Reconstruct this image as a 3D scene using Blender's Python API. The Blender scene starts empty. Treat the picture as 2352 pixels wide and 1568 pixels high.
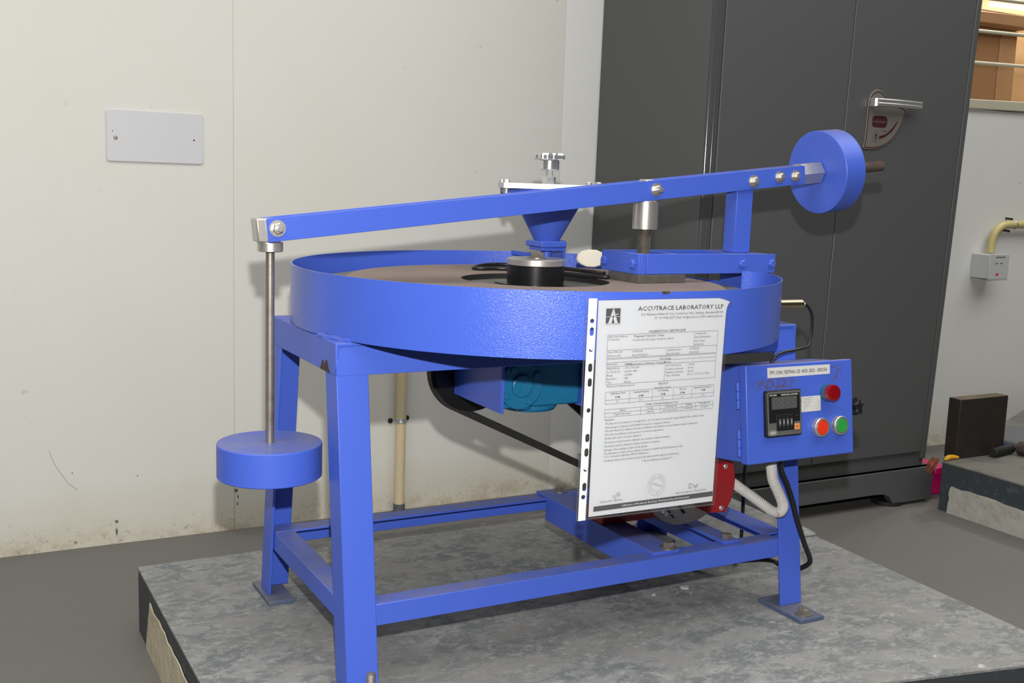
import bpy, math, random
from mathutils import Vector, Matrix

# ------------------------------------------------------------------ camera, light, exposure
# world units are metres; z = 0 is the top of the concrete plinth, x runs along the machine, y goes to the wall
FLOOR = -0.13
WALL_Y = 2.645
S = bpy.context.scene
COL = S.collection
S.view_settings.view_transform = 'Standard'
S.view_settings.look = 'None'
S.view_settings.gamma = 1.0
S.view_settings.use_curve_mapping = False
S.view_settings.exposure = 0.0

def cam_matrix(loc, yaw, pitch, roll):
    f = Vector((math.sin(yaw), math.cos(yaw), 0)); r = Vector((math.cos(yaw), -math.sin(yaw), 0)); u = Vector((0, 0, 1))
    f2 = f * math.cos(pitch) - u * math.sin(pitch); u2 = u * math.cos(pitch) + f * math.sin(pitch)
    r3 = r * math.cos(roll) + u2 * math.sin(roll); u3 = u2 * math.cos(roll) - r * math.sin(roll)
    m = Matrix((r3, u3, -f2)).transposed().to_4x4()
    m.translation = loc
    return m

cam = bpy.data.cameras.new('camera')
cam.sensor_width = 36.0
cam.lens = 2486.8 / 2352 * 36.0
cam.clip_start = 0.02
camo = bpy.data.objects.new('camera', cam)
COL.objects.link(camo)
camo.matrix_world = cam_matrix(Vector((0, 0, 0.76)), math.radians(28.505), math.radians(8.309), math.radians(1.9734))
S.camera = camo

W = bpy.data.worlds.new('world'); S.world = W
W.use_nodes = True
bg = W.node_tree.nodes['Background']
bg.inputs[0].default_value = (0.95, 0.97, 1.0, 1)
bg.inputs[1].default_value = 0.05

# flash of the camera, on its hot shoe
fl = bpy.data.lights.new('flash', 'SPOT')
fl.energy = 135.0
fl.spot_size = math.radians(100); fl.spot_blend = 0.35
fl.shadow_soft_size = 0.014
fl.color = (1.0, 0.985, 0.96)
flo = bpy.data.objects.new('flash', fl); COL.objects.link(flo)
flo.matrix_world = cam_matrix(Vector((0.01, 0, 0.935)), math.radians(30.0), math.radians(7.0), 0)

# ceiling tubes of the hall
def area(name, loc, target, sx, sy, power, color=(1, 1, 1)):
    l = bpy.data.lights.new(name, 'AREA'); l.shape = 'RECTANGLE'; l.size = sx; l.size_y = sy; l.energy = power; l.color = color
    o = bpy.data.objects.new(name, l); COL.objects.link(o)
    o.location = loc
    o.rotation_euler = (Vector(target) - Vector(loc)).to_track_quat('-Z', 'Y').to_euler()
    return o
area('ceiling_light', (0.9, 0.65, 2.97), (0.9, 0.65001, 0.0), 7.4, 2.3, 158.0, (1.0, 0.985, 0.95))

# ------------------------------------------------------------------ materials
def mat(name, col, rough=0.5, metal=0.0, bump=None, var=None, dust=None, coat=0.0, spec=0.5, wear=None, alpha=None, trans=0.0, emit=None, ior=1.45):
    m = bpy.data.materials.new(name); m.use_nodes = True
    nt = m.node_tree; N = nt.nodes; L = nt.links
    b = N['Principled BSDF']
    b.inputs['Roughness'].default_value = rough
    b.inputs['Metallic'].default_value = metal
    b.inputs['Coat Weight'].default_value = coat
    b.inputs['Specular IOR Level'].default_value = spec
    b.inputs['IOR'].default_value = ior
    b.inputs['Transmission Weight'].default_value = trans
    if alpha is not None: b.inputs['Alpha'].default_value = alpha
    geo = N.new('ShaderNodeNewGeometry')
    def noise(scale, detail=4.0, rg=0.6, dist=0.0, vec=None):
        n = N.new('ShaderNodeTexNoise'); n.inputs['Scale'].default_value = scale; n.inputs['Detail'].default_value = detail
        n.inputs['Roughness'].default_value = rg; n.inputs['Distortion'].default_value = dist
        L.new(vec if vec is not None else geo.outputs['Position'], n.inputs['Vector']); return n.outputs['Fac']
    def ramp(fac, a, c):
        r = N.new('ShaderNodeMapRange'); r.inputs[1].default_value = a; r.inputs[2].default_value = c; r.clamp = True
        L.new(fac, r.inputs[0]); return r.outputs[0]
    def math2(op, a, c):
        r = N.new('ShaderNodeMath'); r.operation = op
        for i, x in enumerate((a, c)):
            if isinstance(x, (int, float)): r.inputs[i].default_value = x
            else: L.new(x, r.inputs[i])
        return r.outputs[0]
    def mix(fac, a, c):
        r = N.new('ShaderNodeMix'); r.data_type = 'RGBA'
        if isinstance(fac, (int, float)): r.inputs[0].default_value = fac
        else: L.new(fac, r.inputs[0])
        for i, x in ((6, a), (7, c)):
            if isinstance(x, (tuple, list)): r.inputs[i].default_value = (*x[:3], 1)
            else: L.new(x, r.inputs[i])
        return r.outputs[2]
    c = tuple(col)
    for v in (var or []):                     # (scale, colour, lo, hi, strength)
        f = ramp(noise(v[0], 5.0, 0.65), v[2], v[3])
        c = mix(math2('MULTIPLY', f, v[4]), c, v[1])
    if dust:                                  # (colour, strength): dust lying on faces that look up
        sep = N.new('ShaderNodeSeparateXYZ'); L.new(geo.outputs['True Normal'], sep.inputs[0])
        f = math2('MULTIPLY', ramp(sep.outputs[2], 0.6, 0.95), ramp(noise(14, 6), 0.25, 0.75))
        c = mix(math2('MULTIPLY', f, dust[1]), c, dust[0])
    if wear: c = wear(locals())
    if isinstance(c, tuple): b.inputs['Base Color'].default_value = (*c[:3], 1)
    else: L.new(c, b.inputs['Base Color'])
    if bump:                                  # list of (scale, strength, distance)
        prev = None
        for s_, st, di in bump:
            bn = N.new('ShaderNodeBump'); bn.inputs['Strength'].default_value = st; bn.inputs['Distance'].default_value = di
            L.new(noise(s_, 2.0), bn.inputs['Height'])
            if prev is not None: L.new(prev, bn.inputs['Normal'])
            prev = bn.outputs[0]
        L.new(prev, b.inputs['Normal'])
    if emit:
        b.inputs['Emission Color'].default_value = (*emit[:3], 1); b.inputs['Emission Strength'].default_value = emit[3]
    return m

BLUE_C = (0.059, 0.121, 0.575)
DUST = (0.20, 0.19, 0.22)
M = {}
M['blue'] = mat('blue_hammer_paint', BLUE_C, 0.22, bump=[(620, 0.42, 0.0013), (1500, 0.12, 0.0006)], var=[(3.0, (0.06, 0.12, 0.60), 0.4, 0.8, 0.4)], dust=(DUST, 0.8))
M['blue_smooth'] = mat('blue_smooth_paint', BLUE_C, 0.42, bump=[(420, 0.08, 0.001)], var=[(4.0, (0.06, 0.12, 0.58), 0.4, 0.8, 0.4)], dust=(DUST, 0.75))

def box_rust(k):
    """two patches of rust breaking through the paint, above the counter and beside the paper label"""
    c = k['c']
    for px, pz, rx, rz, lo in ((1.262, 0.4375, 0.050, 0.013, 0.47), (1.398, 0.455, 0.016, 0.022, 0.50), (1.275, 0.474, 0.07, 0.006, 0.52)):
        d = k['N'].new('ShaderNodeVectorMath'); d.operation = 'SUBTRACT'; d.inputs[1].default_value = (px, 1.38, pz); k['L'].new(k['geo'].outputs['Position'], d.inputs[0])
        m = k['N'].new('ShaderNodeVectorMath'); m.operation = 'MULTIPLY'; m.inputs[1].default_value = (1 / rx, 0, 1 / rz); k['L'].new(d.outputs[0], m.inputs[0])
        l = k['N'].new('ShaderNodeVectorMath'); l.operation = 'LENGTH'; k['L'].new(m.outputs[0], l.inputs[0])
        f = k['math2']('MULTIPLY', k['ramp'](l.outputs['Value'], 1.25, 0.55), k['ramp'](k['noise'](130, 6, 0.75), lo, lo + 0.07))
        c = k['mix'](k['math2']('MULTIPLY', f, 0.8), c, (0.11, 0.070, 0.055))
    return c
M['blue_box'] = mat('blue_box_paint', BLUE_C, 0.42, bump=[(420, 0.08, 0.001)], dust=((0.25, 0.23, 0.20), 0.85), wear=box_rust)
M['blue_dirty'] = mat('blue_paint_grimy', (0.075, 0.105, 0.19), 0.5, bump=[(300, 0.15, 0.001)], var=[(22, (0.16, 0.15, 0.14), 0.52, 0.68, 0.7)], dust=((0.17, 0.15, 0.13), 0.9))
M['teal'] = mat('teal_gearbox_paint', (0.010, 0.150, 0.300), 0.36, bump=[(200, 0.12, 0.001)], var=[(30, (0.05, 0.2, 0.33), 0.5, 0.8, 0.4)], dust=(DUST, 0.5))
M['steel'] = mat('bright_steel', (0.60, 0.575, 0.53), 0.36, 0.78, var=[(60, (0.40, 0.36, 0.30), 0.5, 0.8, 0.5)])
M['steel_dull'] = mat('dull_steel', (0.33, 0.30, 0.26), 0.45, 0.75, var=[(80, (0.20, 0.16, 0.12), 0.45, 0.75, 0.7)])
M['zinc'] = mat('zinc_plate', (0.56, 0.59, 0.62), 0.42, 0.7, var=[(120, (0.36, 0.40, 0.45), 0.4, 0.7, 0.6)])
M['chrome'] = mat('chrome', (0.72, 0.72, 0.71), 0.22, 0.82)
M['black_steel'] = mat('blackened_steel', (0.012, 0.012, 0.013), 0.28, 0.3, bump=[(500, 0.1, 0.001)])
M['rubber'] = mat('black_rubber', (0.012, 0.012, 0.012), 0.6, bump=[(300, 0.2, 0.001)])
M['cable'] = mat('black_cable', (0.012, 0.012, 0.013), 0.36)
M['belt'] = mat('worn_belt', (0.020, 0.019, 0.018), 0.7, bump=[(500, 0.4, 0.001)], var=[(60, (0.05, 0.045, 0.04), 0.5, 0.8, 0.5)])
M['abrasive'] = mat('abrasive_disc', (0.215, 0.165, 0.140), 0.85, bump=[(900, 0.3, 0.0006)], var=[(7, (0.15, 0.125, 0.115), 0.45, 0.75, 0.8), (45, (0.28, 0.22, 0.19), 0.55, 0.8, 0.3)])
M['grey_iron'] = mat('grey_iron_table', (0.155, 0.15, 0.14), 0.6, 0.2, var=[(25, (0.09, 0.085, 0.08), 0.45, 0.7, 0.7)], bump=[(300, 0.2, 0.001)])
M['pan'] = mat('dusty_pan', (0.17, 0.15, 0.13), 0.85, var=[(18, (0.07, 0.07, 0.08), 0.45, 0.7, 0.6)])
M['red'] = mat('red_motor_paint', (0.30, 0.012, 0.016), 0.4, bump=[(150, 0.1, 0.001)], var=[(25, (0.12, 0.02, 0.02), 0.5, 0.75, 0.5)])
M['cast'] = mat('cast_aluminium', (0.40, 0.375, 0.34), 0.55, 0.3, bump=[(400, 0.3, 0.001)], dust=((0.2, 0.17, 0.14), 0.6))
M['dark'] = mat('dark_cavity', (0.006, 0.006, 0.006), 0.8)
M['cream'] = mat('cream_plastic', (0.66, 0.62, 0.50), 0.45, var=[(40, (0.55, 0.5, 0.38), 0.5, 0.8, 0.5)])
M['conduit'] = mat('white_conduit', (0.55, 0.53, 0.50), 0.55, var=[(30, (0.42, 0.36, 0.31), 0.5, 0.75, 0.5)])
M['paper'] = mat('white_paper', (0.66, 0.66, 0.67), 0.6, bump=[(9, 0.15, 0.01)])
M['strip'] = mat('white_strip', (0.74, 0.75, 0.75), 0.35)
M['ink'] = mat('black_ink', (0.035, 0.035, 0.037), 0.6)
M['ink_grey'] = mat('grey_ink', (0.09, 0.09, 0.095), 0.6)
M['stamp'] = mat('stamp_ink', (0.27, 0.27, 0.29), 0.6)
M['white_print'] = mat('white_print', (0.72, 0.72, 0.68), 0.5)
M['label'] = mat('white_label', (0.62, 0.62, 0.60), 0.45, var=[(60, (0.52, 0.5, 0.46), 0.5, 0.8, 0.4)])
M['bezel'] = mat('grey_bezel', (0.105, 0.108, 0.10), 0.5)
M['black_plastic'] = mat('black_plastic', (0.010, 0.010, 0.011), 0.4)
M['lcd'] = mat('smoked_window', (0.075, 0.077, 0.078), 0.25)
M['segment'] = mat('unlit_segment', (0.135, 0.137, 0.135), 0.4)
M['orange'] = mat('orange_key', (0.72, 0.26, 0.075), 0.5)
M['btn_red'] = mat('red_button', (0.72, 0.035, 0.012), 0.38)
M['btn_green'] = mat('green_button', (0.025, 0.30, 0.055), 0.38)
M['pilot'] = mat('red_lens', (0.22, 0.004, 0.008), 0.12, coat=0.6)
M['pilot_ring'] = mat('teal_lens_ring', (0.02, 0.10, 0.17), 0.35)
M['brass'] = mat('plated_sensor_body', (0.52, 0.44, 0.30), 0.32, 1.0)
M['grey_paint'] = mat('grey_cupboard_paint', (0.078, 0.081, 0.082), 0.46, bump=[(500, 0.05, 0.0008), (6, 0.05, 0.01)])
M['grey_gloss'] = mat('glossy_grey_enamel', (0.068, 0.072, 0.074), 0.13, coat=0.3)
M['plate_dirty'] = mat('grimy_plate', (0.115, 0.105, 0.095), 0.6, 0.3, var=[(40, (0.07, 0.065, 0.06), 0.45, 0.7, 0.7)])
M['seam'] = mat('welded_film_seam', (0.22, 0.225, 0.23), 0.35)
M['pencil'] = mat('pencil_mark', (0.30, 0.29, 0.27), 0.8)
M['scar'] = mat('paint_scar', (0.13, 0.11, 0.085), 0.8)
M['maroon'] = mat('maroon_print', (0.050, 0.010, 0.012), 0.5)
M['plate_grey'] = mat('silver_grey_plate', (0.175, 0.165, 0.145), 0.45, 0.2)
M['wall_plate'] = mat('pale_grey_plate', (0.57, 0.57, 0.585), 0.42)
M['pipe'] = mat('cream_pipe', (0.60, 0.50, 0.32), 0.45, var=[(25, (0.5, 0.4, 0.22), 0.5, 0.8, 0.5)])
M['pipe_yellow'] = mat('yellow_pipe', (0.55, 0.47, 0.20), 0.45)
M['switch'] = mat('grey_switch_plastic', (0.52, 0.53, 0.54), 0.45)
M['dark_iron'] = mat('dark_iron', (0.028, 0.022, 0.018), 0.62, 0.3, var=[(22, (0.06, 0.04, 0.035), 0.5, 0.75, 0.6)], dust=((0.22, 0.16, 0.09), 0.95))
M['rust'] = mat('rusty_iron', (0.06, 0.042, 0.034), 0.72, 0.25, var=[(40, (0.14, 0.085, 0.055), 0.5, 0.72, 0.7)])
M['pink'] = mat('pink_plastic', (0.62, 0.01, 0.14), 0.4)
M['yellow'] = mat('yellow_plastic', (0.70, 0.36, 0.02), 0.45)
M['bristle'] = mat('brown_bristles', (0.20, 0.055, 0.015), 0.8)
M['disc_grey'] = mat('grey_disc', (0.10, 0.105, 0.12), 0.5)
M['blue_cord'] = mat('blue_cord', (0.02, 0.03, 0.16), 0.5)
M['flake'] = mat('pale_flake', (0.45, 0.44, 0.41), 0.7)
M['sill'] = mat('cream_enamel', (0.50, 0.48, 0.37), 0.45)
M['wood_dark'] = mat('brown_board', (0.36, 0.190, 0.090), 0.5, var=[(5, (0.31, 0.155, 0.07), 0.4, 0.7, 0.5)])
M['wood_mid'] = mat('tan_board', (0.44, 0.25, 0.125), 0.5, var=[(5, (0.38, 0.20, 0.095), 0.4, 0.7, 0.5)])
M['wood_light'] = mat('light_orange_board', (0.62, 0.40, 0.21), 0.4)
M['tube'] = mat('highlight_strip', (1, 1, 1), 0.5, emit=(1.0, 0.96, 0.88, 5.0))  # glow for the added strips that stand in for reflected highlights

# thin clear film of the punched sleeve
def film():
    m = bpy.data.materials.new('clear_film'); m.use_nodes = True
    nt = m.node_tree; N = nt.nodes; L = nt.links
    N.remove(N['Principled BSDF'])
    t = N.new('ShaderNodeBsdfTransparent'); t.inputs[0].default_value = (0.93, 0.94, 0.95, 1)
    g = N.new('ShaderNodeBsdfGlossy'); g.inputs['Roughness'].default_value = 0.18; g.inputs[0].default_value = (1, 1, 1, 1)
    d = N.new('ShaderNodeBsdfDiffuse'); d.inputs[0].default_value = (0.7, 0.72, 0.75, 1)
    a = N.new('ShaderNodeMixShader'); a.inputs[0].default_value = 0.018
    L.new(t.outputs[0], a.inputs[1]); L.new(d.outputs[0], a.inputs[2])
    b = N.new('ShaderNodeMixShader')
    fr = N.new('ShaderNodeFresnel'); fr.inputs[0].default_value = 1.25
    L.new(fr.outputs[0], b.inputs[0]); L.new(a.outputs[0], b.inputs[1]); L.new(g.outputs[0], b.inputs[2])
    L.new(b.outputs[0], N['Material Output'].inputs[0])
    return m
M['film'] = film()

# painted wall: cream distemper, yellowed and flaking just above the floor
def wall_wear(k):
    N, L = k['N'], k['L']
    sep = N.new('ShaderNodeSeparateXYZ'); L.new(k['geo'].outputs['Position'], sep.inputs[0])
    z = sep.outputs[2]
    n1 = k['noise'](6, 6, 0.6); n2 = k['noise'](38, 6, 0.75); n3 = k['noise'](120, 4, 0.7)
    zz = k['math2']('ADD', z, k['math2']('MULTIPLY', k['math2']('SUBTRACT', n1, 0.5), 0.16))
    damp = k['ramp'](zz, 0.03, FLOOR + 0.01)
    c = k['mix'](k['math2']('MULTIPLY', damp, 0.60), k['c'], (0.54, 0.49, 0.36))
    zf = k['math2']('ADD', z, k['math2']('MULTIPLY', k['math2']('SUBTRACT', n1, 0.5), 0.12))
    n4 = k['noise'](70, 8, 0.75, 0.5)
    flake = k['math2']('MULTIPLY', k['ramp'](zf, FLOOR + 0.075, FLOOR + 0.04), k['ramp'](n4, 0.46, 0.54))
    c = k['mix'](k['math2']('MULTIPLY', flake, 0.65), c, (0.55, 0.52, 0.44))
    spots = k['math2']('MULTIPLY', k['ramp'](zf, FLOOR + 0.075, FLOOR + 0.015), k['ramp'](n4, 0.57, 0.64))
    c = k['mix'](k['math2']('MULTIPLY', spots, 0.75), c, (0.20, 0.155, 0.105))
    foot = k['math2']('MULTIPLY', k['ramp'](zf, FLOOR + 0.045, FLOOR + 0.004), k['ramp'](k['noise'](26, 8, 0.75), 0.47, 0.58))
    c = k['mix'](k['math2']('MULTIPLY', foot, 0.6), c, (0.40, 0.32, 0.215))
    fleck = k['math2']('MULTIPLY', k['ramp'](k['noise'](30, 2, 0.5), 0.74, 0.77), k['ramp'](k['noise'](2.5, 2), 0.45, 0.6))
    c = k['mix'](k['math2']('MULTIPLY', fleck, 0.35), c, (0.25, 0.22, 0.17))
    return c
WALLV = [(1.6, (0.62, 0.595, 0.50), 0.45, 0.75, 0.5), (7, (0.66, 0.65, 0.61), 0.45, 0.75, 0.4)]
M['wall'] = mat('cream_wall_paint', (0.645, 0.635, 0.590), 0.55, bump=[(40, 0.05, 0.002), (5, 0.06, 0.01)], var=WALLV, wear=wall_wear)
M['wall_white'] = mat('whiter_wall_paint', (0.72, 0.722, 0.70), 0.55, bump=[(40, 0.05, 0.002)], var=[(3, (0.68, 0.67, 0.62), 0.42, 0.75, 0.5)], wear=wall_wear)
M['hall_wall'] = mat('hall_wall_paint', (0.075, 0.072, 0.068), 0.7)
M['joint'] = mat('joint_filler', (0.58, 0.56, 0.49), 0.8)
M['floor'] = mat('cement_floor', (0.138, 0.133, 0.123), 0.62, bump=[(60, 0.06, 0.002)], var=[(2.2, (0.14, 0.135, 0.125), 0.4, 0.7, 0.7), (55, (0.19, 0.18, 0.16), 0.5, 0.8, 0.3)])

def stretch(k, sx, sy, sz):
    v = k['N'].new('ShaderNodeVectorMath'); v.operation = 'MULTIPLY'; v.inputs[1].default_value = (sx, sy, sz)
    k['L'].new(k['geo'].outputs['Position'], v.inputs[0]); return v.outputs[0]
def slab_wear(k):
    v = stretch(k, 0.8, 1.15, 1.0)
    big = k['noise'](4.5, 8, 0.72, 0.3, v); mid = k['noise'](15, 13, 0.80, 0.3, v); fine = k['noise'](46, 12, 0.85, 0.3, v)
    c = k['mix'](k['ramp'](mid, 0.46, 0.535), (0.255, 0.254, 0.246), (0.150, 0.162, 0.163))
    c = k['mix'](k['math2']('MULTIPLY', k['ramp'](big, 0.49, 0.60), 0.8), c, (0.222, 0.219, 0.209))
    pale = k['math2']('MULTIPLY', k['ramp'](fine, 0.515, 0.575), k['ramp'](mid, 0.37, 0.50))
    c = k['mix'](k['math2']('MULTIPLY', pale, 0.65), c, (0.40, 0.40, 0.39))
    dark = k['math2']('MULTIPLY', k['ramp'](fine, 0.44, 0.38), k['ramp'](big, 0.56, 0.44))
    c = k['mix'](k['math2']('MULTIPLY', dark, 0.65), c, (0.095, 0.106, 0.108))
    c = k['mix'](k['math2']('MULTIPLY', k['ramp'](k['noise'](2.2, 6, 0.7), 0.50, 0.62), 0.45), c, (0.212, 0.209, 0.199))
    return c
M['slab'] = mat('worn_cement_top', (0.17, 0.17, 0.16), 0.7, bump=[(35, 0.15, 0.003), (160, 0.15, 0.001)], wear=slab_wear)
M['slab_edge'] = mat('slate_border_paint', (0.040, 0.048, 0.055), 0.65, bump=[(60, 0.25, 0.002)], var=[(40, (0.10, 0.11, 0.115), 0.56, 0.68, 0.6)])
M['plaster'] = mat('cream_plaster_face', (0.56, 0.50, 0.37), 0.8, bump=[(30, 0.5, 0.006), (120, 0.3, 0.002)], var=[(14, (0.36, 0.29, 0.17), 0.48, 0.7, 0.8)])
M['plaster_white'] = mat('white_plaster_face', (0.42, 0.41, 0.37), 0.8, bump=[(30, 0.5, 0.006)], var=[(16, (0.30, 0.26, 0.19), 0.5, 0.7, 0.7)])
M['slab_far'] = mat('dusty_cement_top', (0.155, 0.150, 0.132), 0.7, bump=[(35, 0.15, 0.003)], var=[(9, (0.085, 0.09, 0.09), 0.48, 0.62, 0.7)])

# ------------------------------------------------------------------ mesh helpers
WL = {}
class MB:
    def __init__(s): s.v = []; s.f = []; s.s = []
    def _q(s, idx, smooth=False): s.f.append(tuple(idx)); s.s.append(smooth)
    def hexa(s, p):
        """eight corners: bottom loop 0-3, top loop 4-7"""
        b = len(s.v); s.v += [Vector(x) for x in p]
        for q in ((3, 2, 1, 0), (4, 5, 6, 7), (0, 1, 5, 4), (1, 2, 6, 5), (2, 3, 7, 6), (3, 0, 4, 7)): s._q([b + i for i in q])
        return s
    def box(s, x0, x1, y0, y1, z0, z1):
        return s.hexa(((x0, y0, z0), (x1, y0, z0), (x1, y1, z0), (x0, y1, z0), (x0, y0, z1), (x1, y0, z1), (x1, y1, z1), (x0, y1, z1)))
    def loft(s, A, B, smooth=False, caps=True):
        n = len(A); b = len(s.v); s.v += [Vector(x) for x in A] + [Vector(x) for x in B]
        for i in range(n): s._q((b + i, b + (i + 1) % n, b + n + (i + 1) % n, b + n + i), smooth)
        if caps: s._q([b + i for i in range(n)][::-1]); s._q([b + n + i for i in range(n)])
        return s
    def prism(s, poly, vec, smooth=False):
        v = Vector(vec); return s.loft([Vector(p) for p in poly], [Vector(p) + v for p in poly], smooth)
    @staticmethod
    def frame(ax):
        a = Vector(ax).normalized(); t = Vector((0, 0, 1)) if abs(a.z) < 0.9 else Vector((1, 0, 0))
        u = t.cross(a).normalized(); return a, u, a.cross(u)
    def lathe(s, prof, o, ax, n=32, smooth=True, closed=False):
        """prof: (radius, height) along axis"""
        a, u, w = s.frame(ax); o = Vector(o); b = len(s.v)
        for r, h in prof:
            for i in range(n):
                t = 2 * math.pi * i / n; s.v.append(o + a * h + (u * math.cos(t) + w * math.sin(t)) * r)
        m = len(prof)
        for j in range(m if closed else m - 1):
            k = (j + 1) % m
            for i in range(n): s._q((b + j * n + i, b + j * n + (i + 1) % n, b + k * n + (i + 1) % n, b + k * n + i), smooth)
        if not closed:
            if prof[0][0] > 1e-6: s._q([b + i for i in range(n)][::-1])
            if prof[-1][0] > 1e-6: s._q([b + (m - 1) * n + i for i in range(n)])
        return s
    def cyl(s, p0, p1, r, r1=None, n=24, bev=0.0):
        p0 = Vector(p0); p1 = Vector(p1); h = (p1 - p0).length; r1 = r if r1 is None else r1
        if bev: return s.flatlathe([(r - bev, 0), (r, bev), (r1, h - bev), (r1 - bev, h)], p0, p1 - p0, n)
        return s.flatlathe([(r, 0), (r1, h)], p0, p1 - p0, n)
    def flatlathe(s, prof, o, ax, n=32):
        """lathe with a hard edge at every profile corner (rings doubled)"""
        for i in range(len(prof) - 1):
            a, u, w = s.frame(ax); oo = Vector(o); b = len(s.v)
            for r, h in (prof[i], prof[i + 1]):
                for k in range(n):
                    t = 2 * math.pi * k / n; s.v.append(oo + a * h + (u * math.cos(t) + w * math.sin(t)) * r)
            for k in range(n): s._q((b + k, b + (k + 1) % n, b + n + (k + 1) % n, b + n + k), True)
        for j, fl in ((0, True), (len(prof) - 1, False)):
            r, h = prof[j]
            if r > 1e-6:
                a, u, w = s.frame(ax); oo = Vector(o); b = len(s.v)
                for k in range(n):
                    t = 2 * math.pi * k / n; s.v.append(oo + a * h + (u * math.cos(t) + w * math.sin(t)) * r)
                ids = [b + k for k in range(n)]; s._q(ids[::-1] if fl else ids)
        return s
    def hexn(s, o, ax, r, h, rot=0.0, cham=0.0015):
        a, u, w = s.frame(ax); o = Vector(o)
        ring = lambda rr, hh: [o + a * hh + (u * math.cos(rot + math.pi * i / 3) + w * math.sin(rot + math.pi * i / 3)) * rr for i in range(6)]
        s.loft(ring(r, 0), ring(r, h - cham), caps=True); s.loft(ring(r, h - cham), ring(r - cham, h)); return s
    def tube(s, pts, r, n=10, caps=True):
        P = [Vector(p) for p in pts]; m = len(P); b = len(s.v); rr = r if callable(r) else (lambda i: r)
        T = [(P[min(i + 1, m - 1)] - P[max(i - 1, 0)]).normalized() for i in range(m)]
        u = s.frame(T[0])[1]
        for i in range(m):
            u = (u - T[i] * u.dot(T[i])).normalized(); w = T[i].cross(u)
            for k in range(n):
                t = 2 * math.pi * k / n; s.v.append(P[i] + (u * math.cos(t) + w * math.sin(t)) * rr(i))
        for i in range(m - 1):
            for k in range(n): s._q((b + i * n + k, b + i * n + (k + 1) % n, b + (i + 1) * n + (k + 1) % n, b + (i + 1) * n + k), True)
        if caps: s._q([b + k for k in range(n)][::-1]); s._q([b + (m - 1) * n + k for k in range(n)])
        return s
    def build(s, name, m, parent=None, bevel=0.0, seg=2):
        me = bpy.data.meshes.new(name)
        lo = [min(v[i] for v in s.v) for i in range(3)]; hi = [max(v[i] for v in s.v) for i in range(3)]
        c = Vector(((lo[0] + hi[0]) / 2, (lo[1] + hi[1]) / 2, lo[2]))
        me.from_pydata([tuple(v - c) for v in s.v], [], s.f)
        me.polygons.foreach_set('use_smooth', s.s)
        me.materials.append(M[m] if isinstance(m, str) else m)
        me.update(); me.set_sharp_from_angle(angle=math.radians(32))
        o = bpy.data.objects.new(name, me); COL.objects.link(o)
        o.location = c; WL[o.name] = c
        if parent is not None:
            o.parent = parent; o.matrix_parent_inverse = Matrix.Translation(-WL[parent.name])
        if bevel:
            b = o.modifiers.new('bevel', 'BEVEL'); b.width = bevel; b.segments = seg; b.limit_method = 'ANGLE'; b.angle_limit = math.radians(40)
        return o

def tag(o, label, cat, group=None):
    o['label'] = label; o['category'] = cat
    if group: o['group'] = group
    return o
def thing(name, loc, label, cat, group=None):
    o = bpy.data.objects.new(name, None); o.empty_display_size = 0.05; COL.objects.link(o)
    o.location = loc; WL[o.name] = Vector(loc)
    return tag(o, label, cat, group)
def lab(o, label): o['label'] = label; return o
def struct(o): o['kind'] = 'structure'; return o
def bez(pts, n=12):
    """Catmull-Rom through the points"""
    P = [Vector(p) for p in pts]; P = [P[0] * 2 - P[1]] + P + [P[-1] * 2 - P[-2]]; out = []
    for i in range(1, len(P) - 2):
        a, b, c, d = P[i - 1:i + 3]
        for k in range(n):
            t = k / n; out.append(0.5 * ((2 * b) + (c - a) * t + (2 * a - 5 * b + 4 * c - d) * t * t + (3 * b - a - 3 * c + d) * t ** 3))
    out.append(P[-2]); return out
def bolt(parent, o, ax, rw=0.0095, rn=0.0065, hn=0.006, stud=0.004, rs=0.0035, m='steel', name='bolt', rot=0.3, washer=True):
    b = MB(); a = Vector(ax).normalized(); o = Vector(o); h = 0.0
    if washer: b.cyl(o, o + a * 0.0016, rw, n=20); h = 0.0016
    b.hexn(o + a * h, a, rn, hn, rot)
    if stud: b.cyl(o + a * (h + hn), o + a * (h + hn + stud), rs, n=14)
    return b.build(name, m, parent)

# flat print: every string is fitted to a given width and capital height on a plane
def print_text(items, place, name, m, parent, res=2):
    """items: (text, u, v, width, cap, bold[, align]); place(u, v) -> world point"""
    tmp = []
    for it in items:
        c = bpy.data.curves.new('t', 'FONT'); c.body = it[0]; c.size = 1.0; c.resolution_u = res
        if it[5]: c.offset = 0.018 * it[5]
        o = bpy.data.objects.new('t', c); COL.objects.link(o); tmp.append((o, c, it))
    bpy.context.view_layer.update()
    dg = bpy.context.evaluated_depsgraph_get()
    b = MB()
    for o, c, it in tmp:
        me = o.evaluated_get(dg).to_mesh()
        if len(me.vertices):
            x0 = min(v.co.x for v in me.vertices); x1 = max(v.co.x for v in me.vertices)
            sx = it[3] / max(x1 - x0, 1e-6); sy = it[4] / 0.69; n = len(b.v)
            for v in me.vertices: b.v.append(Vector(place(it[1] + (v.co.x - x0) * sx, it[2] + v.co.y * sy)))
            for p in me.polygons: b._q([n + i for i in p.vertices])
        o.evaluated_get(dg).to_mesh_clear()
    for o, c, it in tmp: bpy.data.objects.remove(o); bpy.data.curves.remove(c)
    return b.build(name, m, parent)
def flat(b, poly, place):
    n = len(b.v); b.v += [Vector(place(u, v)) for u, v in poly]; b._q(range(n, n + len(poly))); return b
def stroke(b, pts, w, place):
    for (u0, v0), (u1, v1) in zip(pts, pts[1:]):
        l = math.hypot(u1 - u0, v1 - v0) or 1e-9; du, dv = -(v1 - v0) / l * w / 2, (u1 - u0) / l * w / 2
        flat(b, [(u0 - du, v0 - dv), (u1 - du, v1 - dv), (u1 + du, v1 + dv), (u0 + du, v0 + dv)], place)
    return b
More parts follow.
